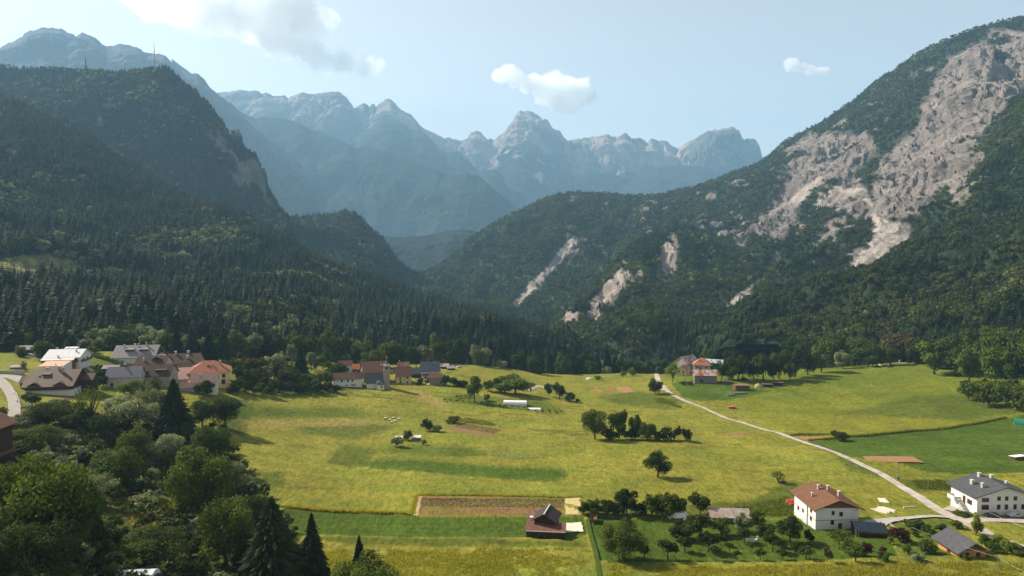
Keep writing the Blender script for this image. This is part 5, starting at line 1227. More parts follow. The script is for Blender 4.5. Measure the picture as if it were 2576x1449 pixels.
# ---- small hamlet on the right
h = site('stone_house', 'old stone house with pale sheet roof at the left of the hamlet', 1722, 940, 62, 'house', d=560)
b = Block(h, 10, 8.6, 6.4, 2.8, W_YEL, R_OLD, over=.5, gover=.5); b.win('L', [(-1.5, 3.6, .9, 1.5), (1.6, .6, .9, 1.4), (1.6, 3.6, .9, 1.5)]).win('F', [(-2.4, 3.2, .9, 1.5), (1.6, 3.2, .9, 1.5)])
h = site('house', 'house with long rusty roof at the back of the hamlet', 1732, 935, 40, 'house', d=580); h.location.z += 4
Block(h, 17, 12, 7.4, 5.0, W_STONE, R_RUSTY, over=.6, gover=.5)
h = site('house', 'house with bright orange hipped tile roof in the hamlet', 1770, 935, -14, 'house', d=560); h.location.z += 2.2
b = Block(h, 13, 11, 7.6, 4.6, W_GREY, R_RED, 'hip', over=.9); b.win('F', [(-4, 4.6, 1.0, 1.4), (-1.4, 2.6, 1.0, 3.2), (3.4, 4.6, 1.0, 1.4)])
boxes('chimney', [(-2.6, -1.6, -3.2, -2.4, 8.8, 11.8)], M_BRICK, h)
h = site('house', 'house with blue-grey metal roof partly hidden behind the orange hipped roof', 1800, 930, -24, 'house', d=590)
Block(h, 15, 11, 8.0, 3.6, W_GREY, R_BLUE, over=.8, gover=.6).chim([(-2, -2.4, 1.8, .45), (2.6, -2.4, 1.8, .45)])
h = site('barn', 'grey board barn with rust-streaked sheet roof in front of the hamlet', 1772, 962, -4, 'barn')
b = Block(h, 16.4, 8.6, 6.4, 3.2, W_GREYWOOD, R_RUSTY, over=.7, gover=1.0); b.win('F', [(-3, .6, 2.2, 2.6)], None, 'door')

# ---- huts, tunnels and stacks out in the fields
for lab, x, y, rz in (('large white polytunnel standing in the trellis garden of the meadow', 1296, 1018, -6), ('small white polytunnel just right of the large one', 1345, 1034, -5)):
    big = x < 1310; P = site('polytunnel', lab, x, y, rz, 'greenhouse')
    L, W = (14.5, 5.0) if big else (7.4, 3.4); hh = 2.6 if big else 1.9
    bm = bmesh.new(); prof = [(-W/2, -.8), (-W/2, hh * .55), (-W * .38, hh * .85), (-W * .15, hh), (W * .15, hh), (W * .38, hh * .85), (W/2, hh * .55), (W/2, -.8)]
    A = [bm.verts.new((-L/2, y_, z_)) for y_, z_ in prof]; B_ = [bm.verts.new((L/2, y_, z_)) for y_, z_ in prof]
    for i in range(len(prof)): bm.faces.new((A[i], A[(i + 1) % 8], B_[(i + 1) % 8], B_[i]))
    bm.faces.new(A); bm.faces.new(B_[::-1]); part('cover', bm, plain('white_film', (.72, .70, .67), .06, 1, .5, .4), P)
    for k in range(5): boxes('hoop', [(-L/2 + (L / 4) * k - .06 + (.07 if k == 0 else -.07 if k == 4 else 0), -L/2 + (L / 4) * k + .06 + (.07 if k == 0 else -.07 if k == 4 else 0), -W/2 - .05, -W/2 + .02, -.8, hh * .55)], M_CAP, P)
    boxes('door', [(L/2 + .01, L/2 + .07, -.6, .6, -.6, 1.6)], M_CAP, P)
P = site('polytunnel', 'green covered round-topped tunnel cut off by the right edge', 2562, 1068, -33, 'greenhouse')
bm = bmesh.new(); n = 12; L, R_ = 26, 3.4
ring = [(math.cos(math.pi * k / n) * R_, math.sin(math.pi * k / n) * R_ * .95) for k in range(n + 1)]
ring = [(ring[0][0], -1)] + ring + [(ring[-1][0], -1)]
A = [bm.verts.new((-2, y_, z_)) for y_, z_ in ring]; B_ = [bm.verts.new((L, y_, z_)) for y_, z_ in ring]
for i in range(len(ring)): bm.faces.new((A[i], A[(i + 1) % len(ring)], B_[(i + 1) % len(ring)], B_[i]))
bm.faces.new(A); bm.faces.new(B_[::-1]); part('cover', bm, plain('green_tarpaulin', (.015, .17, .085), .12, 1, .35, .5), P)
boxes('base_rail', [(-2.1, L, -3.6, -3.42, -1, .25)], M_CONC, P); boxes('base_rail', [(-2.1, L, 3.42, 3.6, -1, .25)], M_CONC, P)
P = site('greenhouse', 'long white greenhouse at the bottom edge below the wood', 315, 1472, 4, 'greenhouse')
bm = bmesh.new(); L, W = 11.5, 4.2; prof = [(-W/2, -2), (-W/2, 1.5), (-W * .3, 2.5), (0, 2.85), (W * .3, 2.5), (W/2, 1.5), (W/2, -2)]
A = [bm.verts.new((-L/2, y_, z_)) for y_, z_ in prof]; B_ = [bm.verts.new((L/2, y_, z_)) for y_, z_ in prof]
for i in range(7): bm.faces.new((A[i], A[(i + 1) % 7], B_[(i + 1) % 7], B_[i]))
bm.faces.new(A); bm.faces.new(B_[::-1]); part('cover', bm, plain('milky_film', (.55, .56, .57), .08, .8, .4, .4), P)
for k in range(9):
    x = -L/2 + L / 8 * k + (.05 if k == 0 else -.05 if k == 8 else 0); bm = bmesh.new()
    tube(bm, [(x, y_ * 1.012, z_ * 1.012) for y_, z_ in prof[1:6]], [.04] * 5, 4); part('hoop', bm, M_CAP, P)
P = site('greenhouse', 'pale blue-white greenhouse half hidden behind the white house roof', 2092, 0, 60, 'greenhouse', d=216)
bm = bmesh.new(); L, W = 9, 4.4; prof = [(-W/2, -1), (-W/2, 1.7), (-W * .3, 2.6), (0, 3.0), (W * .3, 2.6), (W/2, 1.7), (W/2, -1)]
A = [bm.verts.new((-L/2, y_, z_)) for y_, z_ in prof]; B_ = [bm.verts.new((L/2, y_, z_)) for y_, z_ in prof]
for i in range(7): bm.faces.new((A[i], A[(i + 1) % 7], B_[(i + 1) % 7], B_[i]))
bm.faces.new(A); bm.faces.new(B_[::-1]); part('cover', bm, plain('bluish_film', (.50, .58, .64), .08, .8, .3, .5), P)
boxes('door', [(-L/2 - .06, -L/2 - .01, -.6, .6, -.8, 1.7)], M_CAP, P)
# ================================================================== roads, plots, fences, poles, small things
def ribbon(name, pts, widths, mat, up=.06, step=1.5, kind='structure'):
    """strip draped over the ground along photo points"""
    W = [G(*p) if len(p) == 2 else Vector((p[0], p[1], 0)) for p in pts]
    ws = widths if isinstance(widths, list) else [widths] * len(W)
    C = []
    for k in range(len(W) - 1):
        n = max(1, int((W[k + 1] - W[k]).xy.length / step))
        for i in range(n):
            t = i / n; p0, p1, p2, p3 = W[max(k - 1, 0)], W[k], W[k + 1], W[min(k + 2, len(W) - 1)]
            q = .5 * ((2 * p1) + (p2 - p0) * t + (2 * p0 - 5 * p1 + 4 * p2 - p3) * t * t + (3 * p1 - p0 - 3 * p2 + p3) * t ** 3)
            C.append((q.x, q.y, ws[k] * (1 - t) + ws[k + 1] * t))
    C.append((W[-1].x, W[-1].y, ws[-1])); C = np.array(C)
    t = np.gradient(C[:, :2], axis=0); t /= np.linalg.norm(t, axis=1)[:, None] + 1e-9; n = np.stack([-t[:, 1], t[:, 0]], -1)
    wob = 1 + .12 * fbm(np.stack([C[:, 0] / 5, C[:, 1] / 5, 0 * C[:, 0]], -1), 2)
    V = []
    for s in (-.5, -.25, 0, .25, .5):
        q = C[:, :2] + n * (C[:, 2] * wob * s)[:, None]; V.append(np.stack([q[:, 0], q[:, 1], gz(q[:, 0], q[:, 1]) + up + .25], -1))
    V = np.array(V); me = np_mesh(name, flat(V), grid_faces(5, len(C))); me.materials.append(mat)
    return tag(link(name, me), kind=kind)
M_ROAD = plain('pale_gravel_road', (.36, .31, .26), .3, .25, .95, .05, .2)
M_PAVE = plain('grey_drive', (.34, .30, .27), .15, .5, .95, .05)
ribbon('road', [(1630, 940), (1655, 955), (1668, 972), (1690, 993), (1730, 1013), (1800, 1042), (1900, 1076), (2000, 1107), (2100, 1141), (2200, 1187), (2280, 1235), (2345, 1277), (2395, 1303), (2440, 1322), (2490, 1350), (2560, 1376), (2640, 1400)], [4, 4, 3.6, 3.0, 2.9, 2.8, 2.8, 2.8, 2.8, 3.0, 3.2, 3.4, 4.2, 4.6, 3.4, 3.0, 3.0], M_ROAD, .30)
ribbon('driveway', [(2400, 1306), (2350, 1302), (2290, 1306), (2235, 1312), (2196, 1322), (2175, 1345)], [3.0, 2.8, 2.8, 4.2, 6.5, 6], M_PAVE, .27)
ribbon('parking_yard', [(2420, 1318), (2460, 1312), (2520, 1312), (2620, 1318)], [3.6, 4.4, 4.6, 4.6], M_PAVE, .26)
ribbon('village_lane', [(-40, 940), (0, 960), (22, 985), (34, 1010), (36, 1040), (28, 1065), (5, 1090)], [6, 5.4, 4.6, 4.2, 4, 4, 4], M_PAVE, .3)
ribbon('village_yard', [(-20, 948), (30, 950), (64, 962)], [5, 8, 7], M_PAVE, .27)
ribbon('garden_path', [(205, 920), (225, 930), (240, 940), (285, 946)], [2.4, 2.4, 1.6, 1.4], M_ROAD, .28)
ribbon('field_lane', [(1330, 985), (1352, 972), (1376, 980)], [3, 5, 3], M_ROAD, .28)
ribbon('forest_edge_path', [(2170, 914), (2210, 916), (2250, 914), (2310, 916)], 1.8, plain('bare_earth_path', (.40, .32, .2), .2, .5, .95, .05), .3)
ribbon('tractor_track', [(1478, 1310), (1486, 1350), (1500, 1400), (1512, 1470)], 1.2, plain('trodden_grass', (.05, .075, .012), .25, .8, .95, .05), .2)
ribbon('terrace', [(2384, 1288), (2410, 1279), (2432, 1288)], [3.0, 3.2, 3.0], M_ROAD, .35)

def quad_patch(name, corners, mat, nu=40, nv=16, up=.32, furrow=None, kind='structure'):
    A, B_, C, D = [np.array(G(*c)) for c in corners]
    u = np.linspace(0, 1, nu)[None, :, None]; v = np.linspace(0, 1, nv)[:, None, None]
    P = (A * (1 - u) + B_ * u) * (1 - v) + (D * (1 - u) + C * u) * v
    e = 1.0 * fbm(flat(P) / 3., 2).reshape(nv, nu); P[..., 0] += .45 * e; P[..., 1] += .45 * np.roll(e, 7, 0)
    P[..., 2] = gz(P[..., 0], P[..., 1]) + up
    if furrow: P[..., 2] += furrow[1] * np.sin((v[..., 0] * np.ones_like(u[..., 0]) if furrow[2] == 'v' else u[..., 0] * np.ones_like(v[..., 0])) * furrow[0] * 2 * math.pi)
    me = np_mesh(name, flat(P), grid_faces(nv, nu)); me.materials.append(mat)
    return tag(link(name, me), kind=kind), P
M_SOIL = plain('tilled_soil', (.215, .115, .065), .3, 1.2, .95, .05, .4)
M_SOIL2 = plain('dry_soil', (.26, .145, .075), .2, .8, .95, .05, .3)
M_STRAW = plain('cut_straw', (.44, .33, .16), .3, 1.5, .95, .05, .6)
M_PALE = plain('pale_sand', (.60, .50, .40), .12, .8, .95, .05)
M_CROP = plain('crop_leaves', (.10, .15, .035), .35, 2, .9, .1)
quad_patch('tilled_plot', [(1050, 1297), (1420, 1297), (1418, 1258), (1058, 1250)], M_SOIL, 120, 90, .36, (20, .09, 'v'))
quad_patch('ploughed_plot', [(1118, 1082), (1235, 1104), (1262, 1082), (1160, 1064)], M_SOIL, 90, 60, .38, (24, .10, 'u'))
quad_patch('fenced_soil_plot', [(2185, 1164), (2326, 1166), (2296, 1151), (2168, 1150)], M_SOIL2, 40, 20, .45)
quad_patch('soil_strip', [(2030, 1108), (2088, 1106), (2066, 1100), (1990, 1101)], M_SOIL2, 30, 12, .42)
quad_patch('small_soil_plot', [(1500, 989), (1520, 985), (1508, 979), (1484, 982)], M_SOIL2, 16, 10, .4)
quad_patch('small_soil_plot', [(1535, 985), (1548, 980), (1535, 975), (1520, 978)], M_SOIL, 16, 10, .4)
quad_patch('small_soil_plot', [(1566, 990), (1594, 986), (1582, 974), (1546, 976)], M_SOIL2, 16, 10, .4)
quad_patch('weedy_plot', [(1836, 1102), (1890, 1100), (1880, 1090), (1826, 1092)], M_SOIL, 20, 10, .35)
quad_patch('straw_strip', [(1424, 1297), (1466, 1298), (1458, 1254), (1420, 1256)], M_STRAW, 30, 24, .42)
quad_patch('straw_strip', [(1040, 1300), (1052, 1300), (1062, 1250), (1048, 1250)], M_STRAW, 12, 24, .42)
quad_patch('bare_sand_patch', [(1415, 1342), (1468, 1340), (1462, 1316), (1424, 1318)], M_PALE, 24, 16, .3)
quad_patch('bare_sand_patch', [(2212, 1266), (2238, 1268), (2226, 1256), (2206, 1256)], M_PALE, 12, 8, .4)

# ---- tufts: tall-grass edges, crop rows, rough herbs (uncountable, one object each)
L_GRASS = leaf_mat('tall_grass_blades', (.20, .20, .028), (.30, .255, .038), .45)
L_DGRASS = leaf_mat('dark_grass_blades', (.085, .105, .018), (.13, .14, .022), .4)
L_PALEG = leaf_mat('pale_herb_blades', (.24, .27, .13), (.36, .38, .20), .4)
def tufts(name, pts, mat, hgt, n_per=5, wid=.14, seed=1, lean=.4):
    r = np.random.default_rng(seed); P = np.repeat(np.asarray(pts), n_per, 0); n = len(P)
    P = P + np.stack([r.normal(size=n) * .25, r.normal(size=n) * .25, np.zeros(n)], -1)
    a = r.uniform(0, 6.28, n); hh = hgt * r.uniform(.6, 1.3, n); ca, sa = np.cos(a) * wid * r.uniform(.6, 1.5, n), np.sin(a) * wid * r.uniform(.6, 1.5, n)
    lx, ly = r.normal(size=n) * lean * hh, r.normal(size=n) * lean * hh
    V = np.stack([P + np.stack([-ca, -sa, -.1 + 0 * a], -1), P + np.stack([ca, sa, -.1 + 0 * a], -1), P + np.stack([lx, ly, hh], -1)], 1).reshape(-1, 3)
    T = np.repeat(r.uniform(.7, 1.3, n), 3)[:, None] * np.ones((1, 3))
    me = np_mesh(name, V, np.arange(n * 3).reshape(n, 3), T, False); me.materials.append(mat)
    return tag(link(name, me), kind='stuff')
def along(pts, step, width, seed=0):
    r = np.random.default_rng(seed); W = [G(*p) for p in pts]; out = []
    for a, b_ in zip(W[:-1], W[1:]):
        n = max(2, int((b_ - a).length / step))
        for i in range(n):
            q = a.lerp(b_, (i + r.random()) / n); x, y = q.x + r.normal() * width, q.y + r.normal() * width
            out.append((x, y, float(gz(x, y)) + .15))
    return np.array(out)
def area(poly, n, seed=0):
    r = np.random.default_rng(seed); xs = [p[0] for p in poly]; ys = [p[1] for p in poly]; W = np.array([G(*p) for p in poly]); out = []
    pl = [(w_[0], w_[1]) for w_ in W]; lo, hi = W.min(0), W.max(0)
    q = lo[:2] + r.random((n * 4, 2)) * (hi - lo)[:2]; q = q[inpoly(q[:, 0], q[:, 1], pl)][:n]
    k = fbm(np.column_stack([q / 7., 0 * q[:, 0] + seed]), 3) + .55 * (1 - 2 * np.abs((q - lo[:2]) / (hi - lo)[:2] - .5)).min(1) * 2
    q = q[k > .22]
    return np.column_stack([q, gz(q[:, 0], q[:, 1]) + .12])
tufts('tall_grass', along([(716, 1277), (800, 1285), (900, 1290), (1038, 1296), (1048, 1252), (1060, 1248), (1200, 1249), (1420, 1255), (1462, 1253)], .12, .18, 2), L_GRASS, .95, 5, .12, 3)
tufts('tall_grass', along([(2034, 1110), (2110, 1104), (2300, 1085), (2450, 1068), (2530, 1052)], .16, .2, 3), L_DGRASS, 1.1, 5, .15, 4)
for k, q in enumerate([[(1110, 1070), (1150, 1050), (1230, 1062), (1262, 1078), (1160, 1062)], [(1220, 1145), (1300, 1140), (1370, 1152), (1300, 1158)], [(1800, 1290), (1990, 1250), (2000, 1300), (1820, 1306)],
                       [(2292, 1206), (2385, 1212), (2420, 1238), (2312, 1236)], [(1985, 1092), (2090, 1094), (2080, 1098), (1985, 1100)], [(1660, 1000), (1700, 1015), (1720, 1030), (1640, 1010)]]):
    tufts('rough_herbs', area(q, 600, k), L_PALEG if k in (1,) else L_DGRASS, .8, 4, .2, 20 + k)
tufts('meadow_grass_tufts', area([(760, 1380), (1480, 1385), (1500, 1470), (760, 1470)], 9000, 9), L_GRASS, .75, 3, .13, 31)
tufts('meadow_grass_tufts', area([(300, 1250), (430, 1250), (520, 1400), (360, 1380)], 4000, 10), L_GRASS, .9, 3, .15, 32)
tufts('meadow_grass_tufts', area([(1530, 1425), (2576, 1418), (2600, 1480), (1530, 1480)], 9000, 11), L_GRASS, .75, 3, .13, 33)
rows = []
for k in range(20):
    t = k / 20
    rows.append(along([(1052 + 6 * t, 1296 - 44 * t), (1420 - 2 * t, 1296 - 38 * t)], 1.2 if k < 9 else .2, .06, 40 + k))
rw = np.concatenate(rows); rw[:, 2] += .3
tufts('crop_rows', rw, M_CROP, .2, 2, .10, 50, .6)
rows = [along([(1165 + 95 * k / 22, 1066 + 17 * k / 22), (1145 + 95 * k / 22, 1076 + 17 * k / 22)], .3, .08, 70 + k) for k in range(23)]
rw = np.concatenate(rows); rw[:, 2] += .3
tufts('crop_rows', rw, M_CROP, .2, 2, .12, 51, .6)

# ---- posts, poles, wires
def post_row(name, label, pts, hgt, group, r=.06, mat=None):
    for i, p in enumerate(pts):
        P = G(*p); bm = bmesh.new(); tube(bm, [(0, 0, -.5), (0, 0, hgt * .5), (random.uniform(-.06, .06), random.uniform(-.06, .06), hgt)], [r, r * .95, r * .85], 6)
        o = part(name, bm, mat or W_GREYWOOD, None); o.location = P; o['label'] = label; o['category'] = 'post'; o['group'] = group
        yield o
def lin(a, b, n): return [(a[0] + (b[0] - a[0]) * i / (n - 1), a[1] + (b[1] - a[1]) * i / (n - 1)) for i in range(n)]
list(post_row('fence_post', 'thin wooden post in the fence below the orchard', lin((1700, 1413), (2290, 1418), 13), 1.5, 'posts of the fence below the orchard'))
list(post_row('fence_post', 'thin wooden post in the fence between the track and the walnut tree', lin((1489, 1326), (1540, 1412), 8), 1.5, 'posts of the fence beside the track'))
list(post_row('fence_post', 'wooden post along the near side of the ploughed strip', lin((1046, 1302), (1420, 1302), 8), 1.2, 'posts along the ploughed strip'))
list(post_row('fence_post', 'short post of the wire fence below the chapel village', lin((665, 994), (880, 991), 15), 1.4, 'posts of the fence below the chapel village', .09))
list(post_row('fence_post', 'post of the net fence behind the brown soil plot', lin((2148, 1147), (2300, 1147), 9), 1.9, 'posts of the net fence at the soil plot', .05))
list(post_row('trellis_post', 'thin dark trellis post in the garden by the polytunnels', lin((1120, 1012), (1420, 1044), 9), 1.6, 'trellis posts by the polytunnels', .05))
POLES = [(1698, 958, 24), (1725, 950 + 32, 30), (1782, 1029, 30), (1877, 1056, 26), (1979, 1094, 27), (2118, 1147, 36), (2259, 1207, 44), (2334, 1246, 42)]
plab = ['utility pole nearest the hamlet barn', 'second utility pole down the lane, above the green slope', 'utility pole left of the orange machine', 'utility pole right of the orange machine beside the lane', 'utility pole at the left end of the rough hedge strip', 'utility pole at the left corner of the big green field', 'utility pole with a dark cone at its foot on the lane', 'utility pole between the lane and the dark-roofed house']
tops = []
for (x, y, hp), lab in zip(POLES, plab):
    P = G(x, y); hh = hp / FPX * P.y * 1.02
    bm = bmesh.new(); tube(bm, [(0, 0, -.6), (0, 0, hh * .5), (0, 0, hh)], [.13, .11, .09], 7); e = empty('utility_pole', P); tag(e, lab, 'pole', 'utility poles along the lane')
    part('pole', bm, W_GREYWOOD, e); boxes('crossarm', [(-.5, .5, -.05, .05, hh - .35, hh - .25)], W_GREYWOOD, e); tops.append(P + Vector((0, 0, hh)))
    if 'cone' in lab:
        bm = bmesh.new(); bmesh.ops.create_cone(bm, cap_ends=True, segments=10, radius1=.75, radius2=.1, depth=1.1, matrix=Matrix.Translation((0, 0, .7))); part('base_cone', bm, M_DARK, e)
def wire(a, b_, sag, label, r=.02):
    bm = bmesh.new(); n = 12
    tube(bm, [a.lerp(b_, i / n) - Vector((0, 0, sag * 4 * (i / n) * (1 - i / n))) for i in range(n + 1)], [r] * (n + 1), 4)
    o = part('power_wire', bm, M_CAP, None); o['label'] = label; o['category'] = 'wire'; return o
Pp = G(2511, 1448); hp = 48 / FPX * Pp.y; e = tag(empty('utility_pole', Pp), 'pole at the bottom right corner that carries the pale wires', 'pole', 'poles with wires at the bottom right')
bm = bmesh.new(); tube(bm, [(0, 0, -.6), (0, 0, hp)], [.14, .10], 7); part('pole', bm, W_GREYWOOD, e); boxes('crossarm', [(-.5, .5, -.05, .05, hp - .3, hp - .2)], W_GREYWOOD, e)
top = Pp + Vector((0, 0, hp))
wire(top, Vector(pt(2190, 1278, 205)), 1.0, 'pale wire running from the corner pole up left across the garden to the white house', .02)
wire(top, Vector(pt(2640, 1465, 140)), .4, 'short pale wire leaving the corner pole to the right')
wire(Vector(pt(2477, 1283, 197)), Vector(pt(2640, 1345, 175)), .5, 'pale wire hanging over the parked cars at the right edge', .022)

# ---- masts on the left mountain
for x, yb, yt, lab, w_ in ((217, 183, 138, 'left dark lattice mast on the mountain shoulder', 3.2), (390, 178, 104, 'tall thin pale antenna mast on the mountain top', 2.4), (404, 176, 152, 'short mast just right of the tall antenna', 2.0)):
    k = np.argmin((proj(PH)[0] - x) ** 2 + (proj(PH)[1] - yb) ** 2); P = Vector(PH.reshape(-1, 3)[k]); hh = float(pt(x, yt, P.y)[2]) - P.z
    e = tag(empty('radio_mast', P), lab, 'mast', 'radio masts on the left mountain'); m = M_DARK if x == 217 else M_CAP
    bm = bmesh.new()
    for k in range(3):
        a = k * 2.094; tube(bm, [(math.cos(a) * w_, math.sin(a) * w_, -4), (math.cos(a) * w_ * .35, math.sin(a) * w_ * .35, hh * .72)], [.7, .5], 4)
    for k in range(10):
        z0, z1 = hh * .072 * k, hh * .072 * (k + 1); f0, f1 = w_ * (1 - .065 * k * 1.0), w_ * (1 - .065 * (k + 1))
        for i in range(3):
            a, b_ = i * 2.094, (i + 1) * 2.094; tube(bm, [(math.cos(a) * f0, math.sin(a) * f0, z0), (math.cos(b_) * f1, math.sin(b_) * f1, z1)], [.3, .3], 4)
    part('lattice', bm, m, e); bm = bmesh.new(); tube(bm, [(0, 0, hh * .7), (0, 0, hh)], [.8, .4], 5); part('antenna', bm, m, e)
    boxes('dish_platform', [(-w_, w_, -w_, w_, hh * .3, hh * .36)], m, e)

# ---- cars
def car(label, x, y, rz, col, L=4.3, Wd=1.8):
    P = G(x, y); P.z += .3; e = tag(empty('parked_car', P, rad(rz)), label, 'car', 'parked cars')
    mp = plain('car_paint', col, .03, 1, .25, .5)
    prof = [(-L/2, .35), (-L/2 + .05, .8), (-L * .46, .95), (-L * .30, 1.02), (-L * .20, 1.42), (L * .12, 1.47), (L * .27, 1.0), (L * .46, .82), (L/2, .6), (L/2, .3)]
    bm = bmesh.new(); A = [bm.verts.new((px, -Wd/2 + (.14 if pz > 1.1 else 0), pz)) for px, pz in prof]; B_ = [bm.verts.new((px, Wd/2 - (.14 if pz > 1.1 else 0), pz)) for px, pz in prof]; n = len(prof)
    for i in range(n): bm.faces.new((A[i], A[(i + 1) % n], B_[(i + 1) % n], B_[i]))
    bm.faces.new(A); bm.faces.new(B_[::-1]); part('body', bm, mp, e, .03)
    boxes('side_window', [(-L * .2, L * .12, -Wd/2 + .02, -Wd/2 + .07, 1.05, 1.36)], M_GLASS, e); boxes('side_window', [(-L * .2, L * .12, Wd/2 - .07, Wd/2 - .02, 1.05, 1.36)], M_GLASS, e)
    boxes('windscreen', [(-.3, .3, -Wd/2 + .2, Wd/2 - .2, -.02, .02)], M_GLASS, e, 0, Matrix.Translation((L * .205, 0, 1.25)) @ Matrix.Rotation(rad(49), 4, 'Y'))
    for sx in (-.3, .31):
        for sy in (-1, 1):
            bm = bmesh.new(); bmesh.ops.create_cone(bm, cap_ends=True, segments=14, radius1=.33, radius2=.33, depth=.22, matrix=Matrix.Translation((L * sx, sy * (Wd/2 - .08), .33)) @ Matrix.Rotation(math.pi / 2, 4, 'X')); w_ = part('wheel', bm, M_DARK, e)
            bm = bmesh.new(); bmesh.ops.create_cone(bm, cap_ends=True, segments=12, radius1=.2, radius2=.2, depth=.03, matrix=Matrix.Translation((L * sx, sy * (Wd/2 + .04), .33)) @ Matrix.Rotation(math.pi / 2, 4, 'X')); part('rim', bm, M_CAP, w_)
    for sy in (-.6, .6): boxes('headlight', [(L * .475, L * .5 + .01, sy - .17, sy + .17, .62, .76)], M_CAP, e)
    return e
car('white car parked in the shade under the dark-roofed house', 2556, 1303, 4, (.55, .55, .56))
car('black car parked beside the corner of the dark-roofed house', 2500, 1305, -14, (.015, .015, .018))
car('white car beside the lower shed at the far left', 78, 897, 10, (.6, .6, .6))
car('bluish car next to the white car at the far left', 93, 899, 12, (.25, .32, .4))
car('red car half hidden behind the left wall of the white house', 1990, 1270, 92, (.4, .04, .02))
car('pale car parked behind the yellow house among trees', 1155, 926, 20, (.5, .5, .5))

# ---- stacks, carts and other small things
def planks(label, x, y, rz, L, W, H, mat, n=5, lean=0, name='lumber_stack', roof=None):
    e = tag(empty(name, G(x, y), rad(rz)), label, 'wood stack', 'wood stacks'); r = random.Random(int(x * 7 + y)); e.location.z += .25
    for k in range(n):
        z = H * k / n; dx, dy = r.uniform(-.2, .2) * L * .3, r.uniform(-.1, .1) * W
        boxes('plank_layer', [(-L/2 + dx, L/2 + dx, -W/2 + dy, W/2 + dy, z - (.3 if k == 0 else 0), z + H / n * .86)], mat, e, 0, Matrix.Rotation(rad(r.uniform(-3, 3)), 4, 'Z'))
    if roof:
        boxes('cover_sheet', [(-L/2 - .4, L/2 + .4, -W/2 - .4, W/2 + .5, H + .02, H + .16)], roof, e, 0, Matrix.Rotation(rad(-5), 4, 'X') @ Matrix.Rotation(rad(2), 4, 'Y'))
    return e
planks('upper wood stack under weathered sheets, nearest the rusty-roofed barn', 1828, 966, 4, 8, 3.6, 1.9, W_BROWN, 4, roof=R_GREY)
planks('open-sided wood store with patched grey sheets below the hamlet', 1864, 980, 10, 11, 4.6, 2.9, W_BROWN, 4, roof=R_OLD)
planks('low pile of grey beams in front of the patched wood store', 1858, 991, 14, 12, 1.4, .7, W_GREYWOOD, 3)
planks('short pile of dark beams at the left end of the grey beams', 1838, 995, 4, 5, 1.4, .7, W_GREYWOOD, 3)
planks('covered dark stack right of the straw-coloured heap', 1930, 974, 4, 7, 3.0, 2.0, W_WOOD, 4, roof=R_GREY)
planks('rightmost dark wood stack in the tree shade above the meadow', 1957, 971, 6, 7, 3.0, 2.4, W_WOOD, 4, roof=R_OLD)
planks('untidy timber pile with white sheet at the right edge of the green field', 2562, 1156, 20, 6.5, 2.2, 1.2, W_BROWN, 5, roof=M_WHITE)
planks('reddish timber pile beside the white-sheeted pile at the right edge', 2592, 1150, 10, 5, 2.2, 1.4, plain('red_planks', (.30, .09, .06), .3, 2, .9, .1), 4)
def logs(label, x, y, rz, n, L, r0, mat):
    e = tag(empty('log_pile', G(x, y), rad(rz)), label, 'logs'); e.location.z += .3; r = random.Random(int(x))
    for k in range(n):
        bm = bmesh.new(); y0 = k * r0 * 2.3 - n * r0 * 1.15; l = L * r.uniform(.7, 1.05); o = r.uniform(-.5, .5)
        tube(bm, [(-l/2 + o, y0 + r.uniform(-.2, .2), r0), (l/2 + o, y0 + r.uniform(-.2, .2), r0 * 1.05)], [r0, r0 * .85], 8); part('log', bm, mat, e)
    return e
M_PEEL = plain('peeled_logs', (.55, .45, .36), .15, 2, .85, .1)
logs('row of peeled pale logs lying side by side right of the white house', 2222, 1288, 122, 10, 5.2, .24, M_PEEL)
e = logs('single long pale log lying alone beside the driveway', 2287, 1279, 6, 1, 5.0, .26, M_PEEL)
boxes('bearer', [(-1.8, -1.5, -.6, .6, -.3, .02), (1.5, 1.8, -.6, .6, -.3, .02)], W_BROWN, e)
def heap(name, label, cat, x, y, sx, sy, sz, mat, seed=1, d=None, up=0):
    P = Gd(x, d) if d else G(x, y); bm = bmesh.new(); bmesh.ops.create_icosphere(bm, subdivisions=4, radius=1)
    V = np.array([v.co[:] for v in bm.verts]); n = fbm(V * 2.2 + seed * 5, 4)
    for v, k in zip(bm.verts, n): v.co = v.co * (1 + .3 * k); v.co = Vector((v.co.x * sx, v.co.y * sy, max(v.co.z, -.35) * sz))
    o = part(name, bm, mat, None); o.location = P + Vector((0, 0, .25 * sz + up)); o['label'] = label; o['category'] = cat; return o
heap('straw_heap', 'tawny straw heap between the wood stacks below the hamlet', 'heap', 1907, 976, 2.6, 2.2, 2.6, M_STRAW, 2)
heap('compost_heap', 'long reddish-brown compost ridge on the upper left of the tilled strip', 'heap', 1106, 1258, 6.6, .8, .7, plain('compost', (.24, .13, .06), .4, 1.5, .95, .05), 3)
heap('dark_heap', 'dark rounded heap under the small yellowish tree', 'heap', 1969, 1217, 1.6, 1.0, .9, plain('dark_tarp', (.04, .04, .042), .2, 1, .7, .2), 4)
heap('wrapped_heap', 'small white wrapped heap at the far edge of the meadow hump', 'heap', 1482, 956, 2.6, 1.6, 1.7, M_WHITE, 5)
e = heap('covered_woodpile', 'dome of white sheet over a woodpile in the orchard', 'woodpile', 1703, 1305, 2.9, 2.2, 1.9, plain('white_sheet', (.78, .76, .73), .05, 1, .6, .3), 6, up=.5)
bm = bmesh.new(); bmesh.ops.create_cone(bm, cap_ends=True, segments=14, radius1=2.6, radius2=2.5, depth=1.5, matrix=Matrix.Translation((0, 0, -.7))); part('stacked_logs', bm, W_BROWN, e)
h = site('tin_shed', 'low shed with patched pale and brown corrugated roof behind the orchard', 1836, 1310, -2, 'shed')
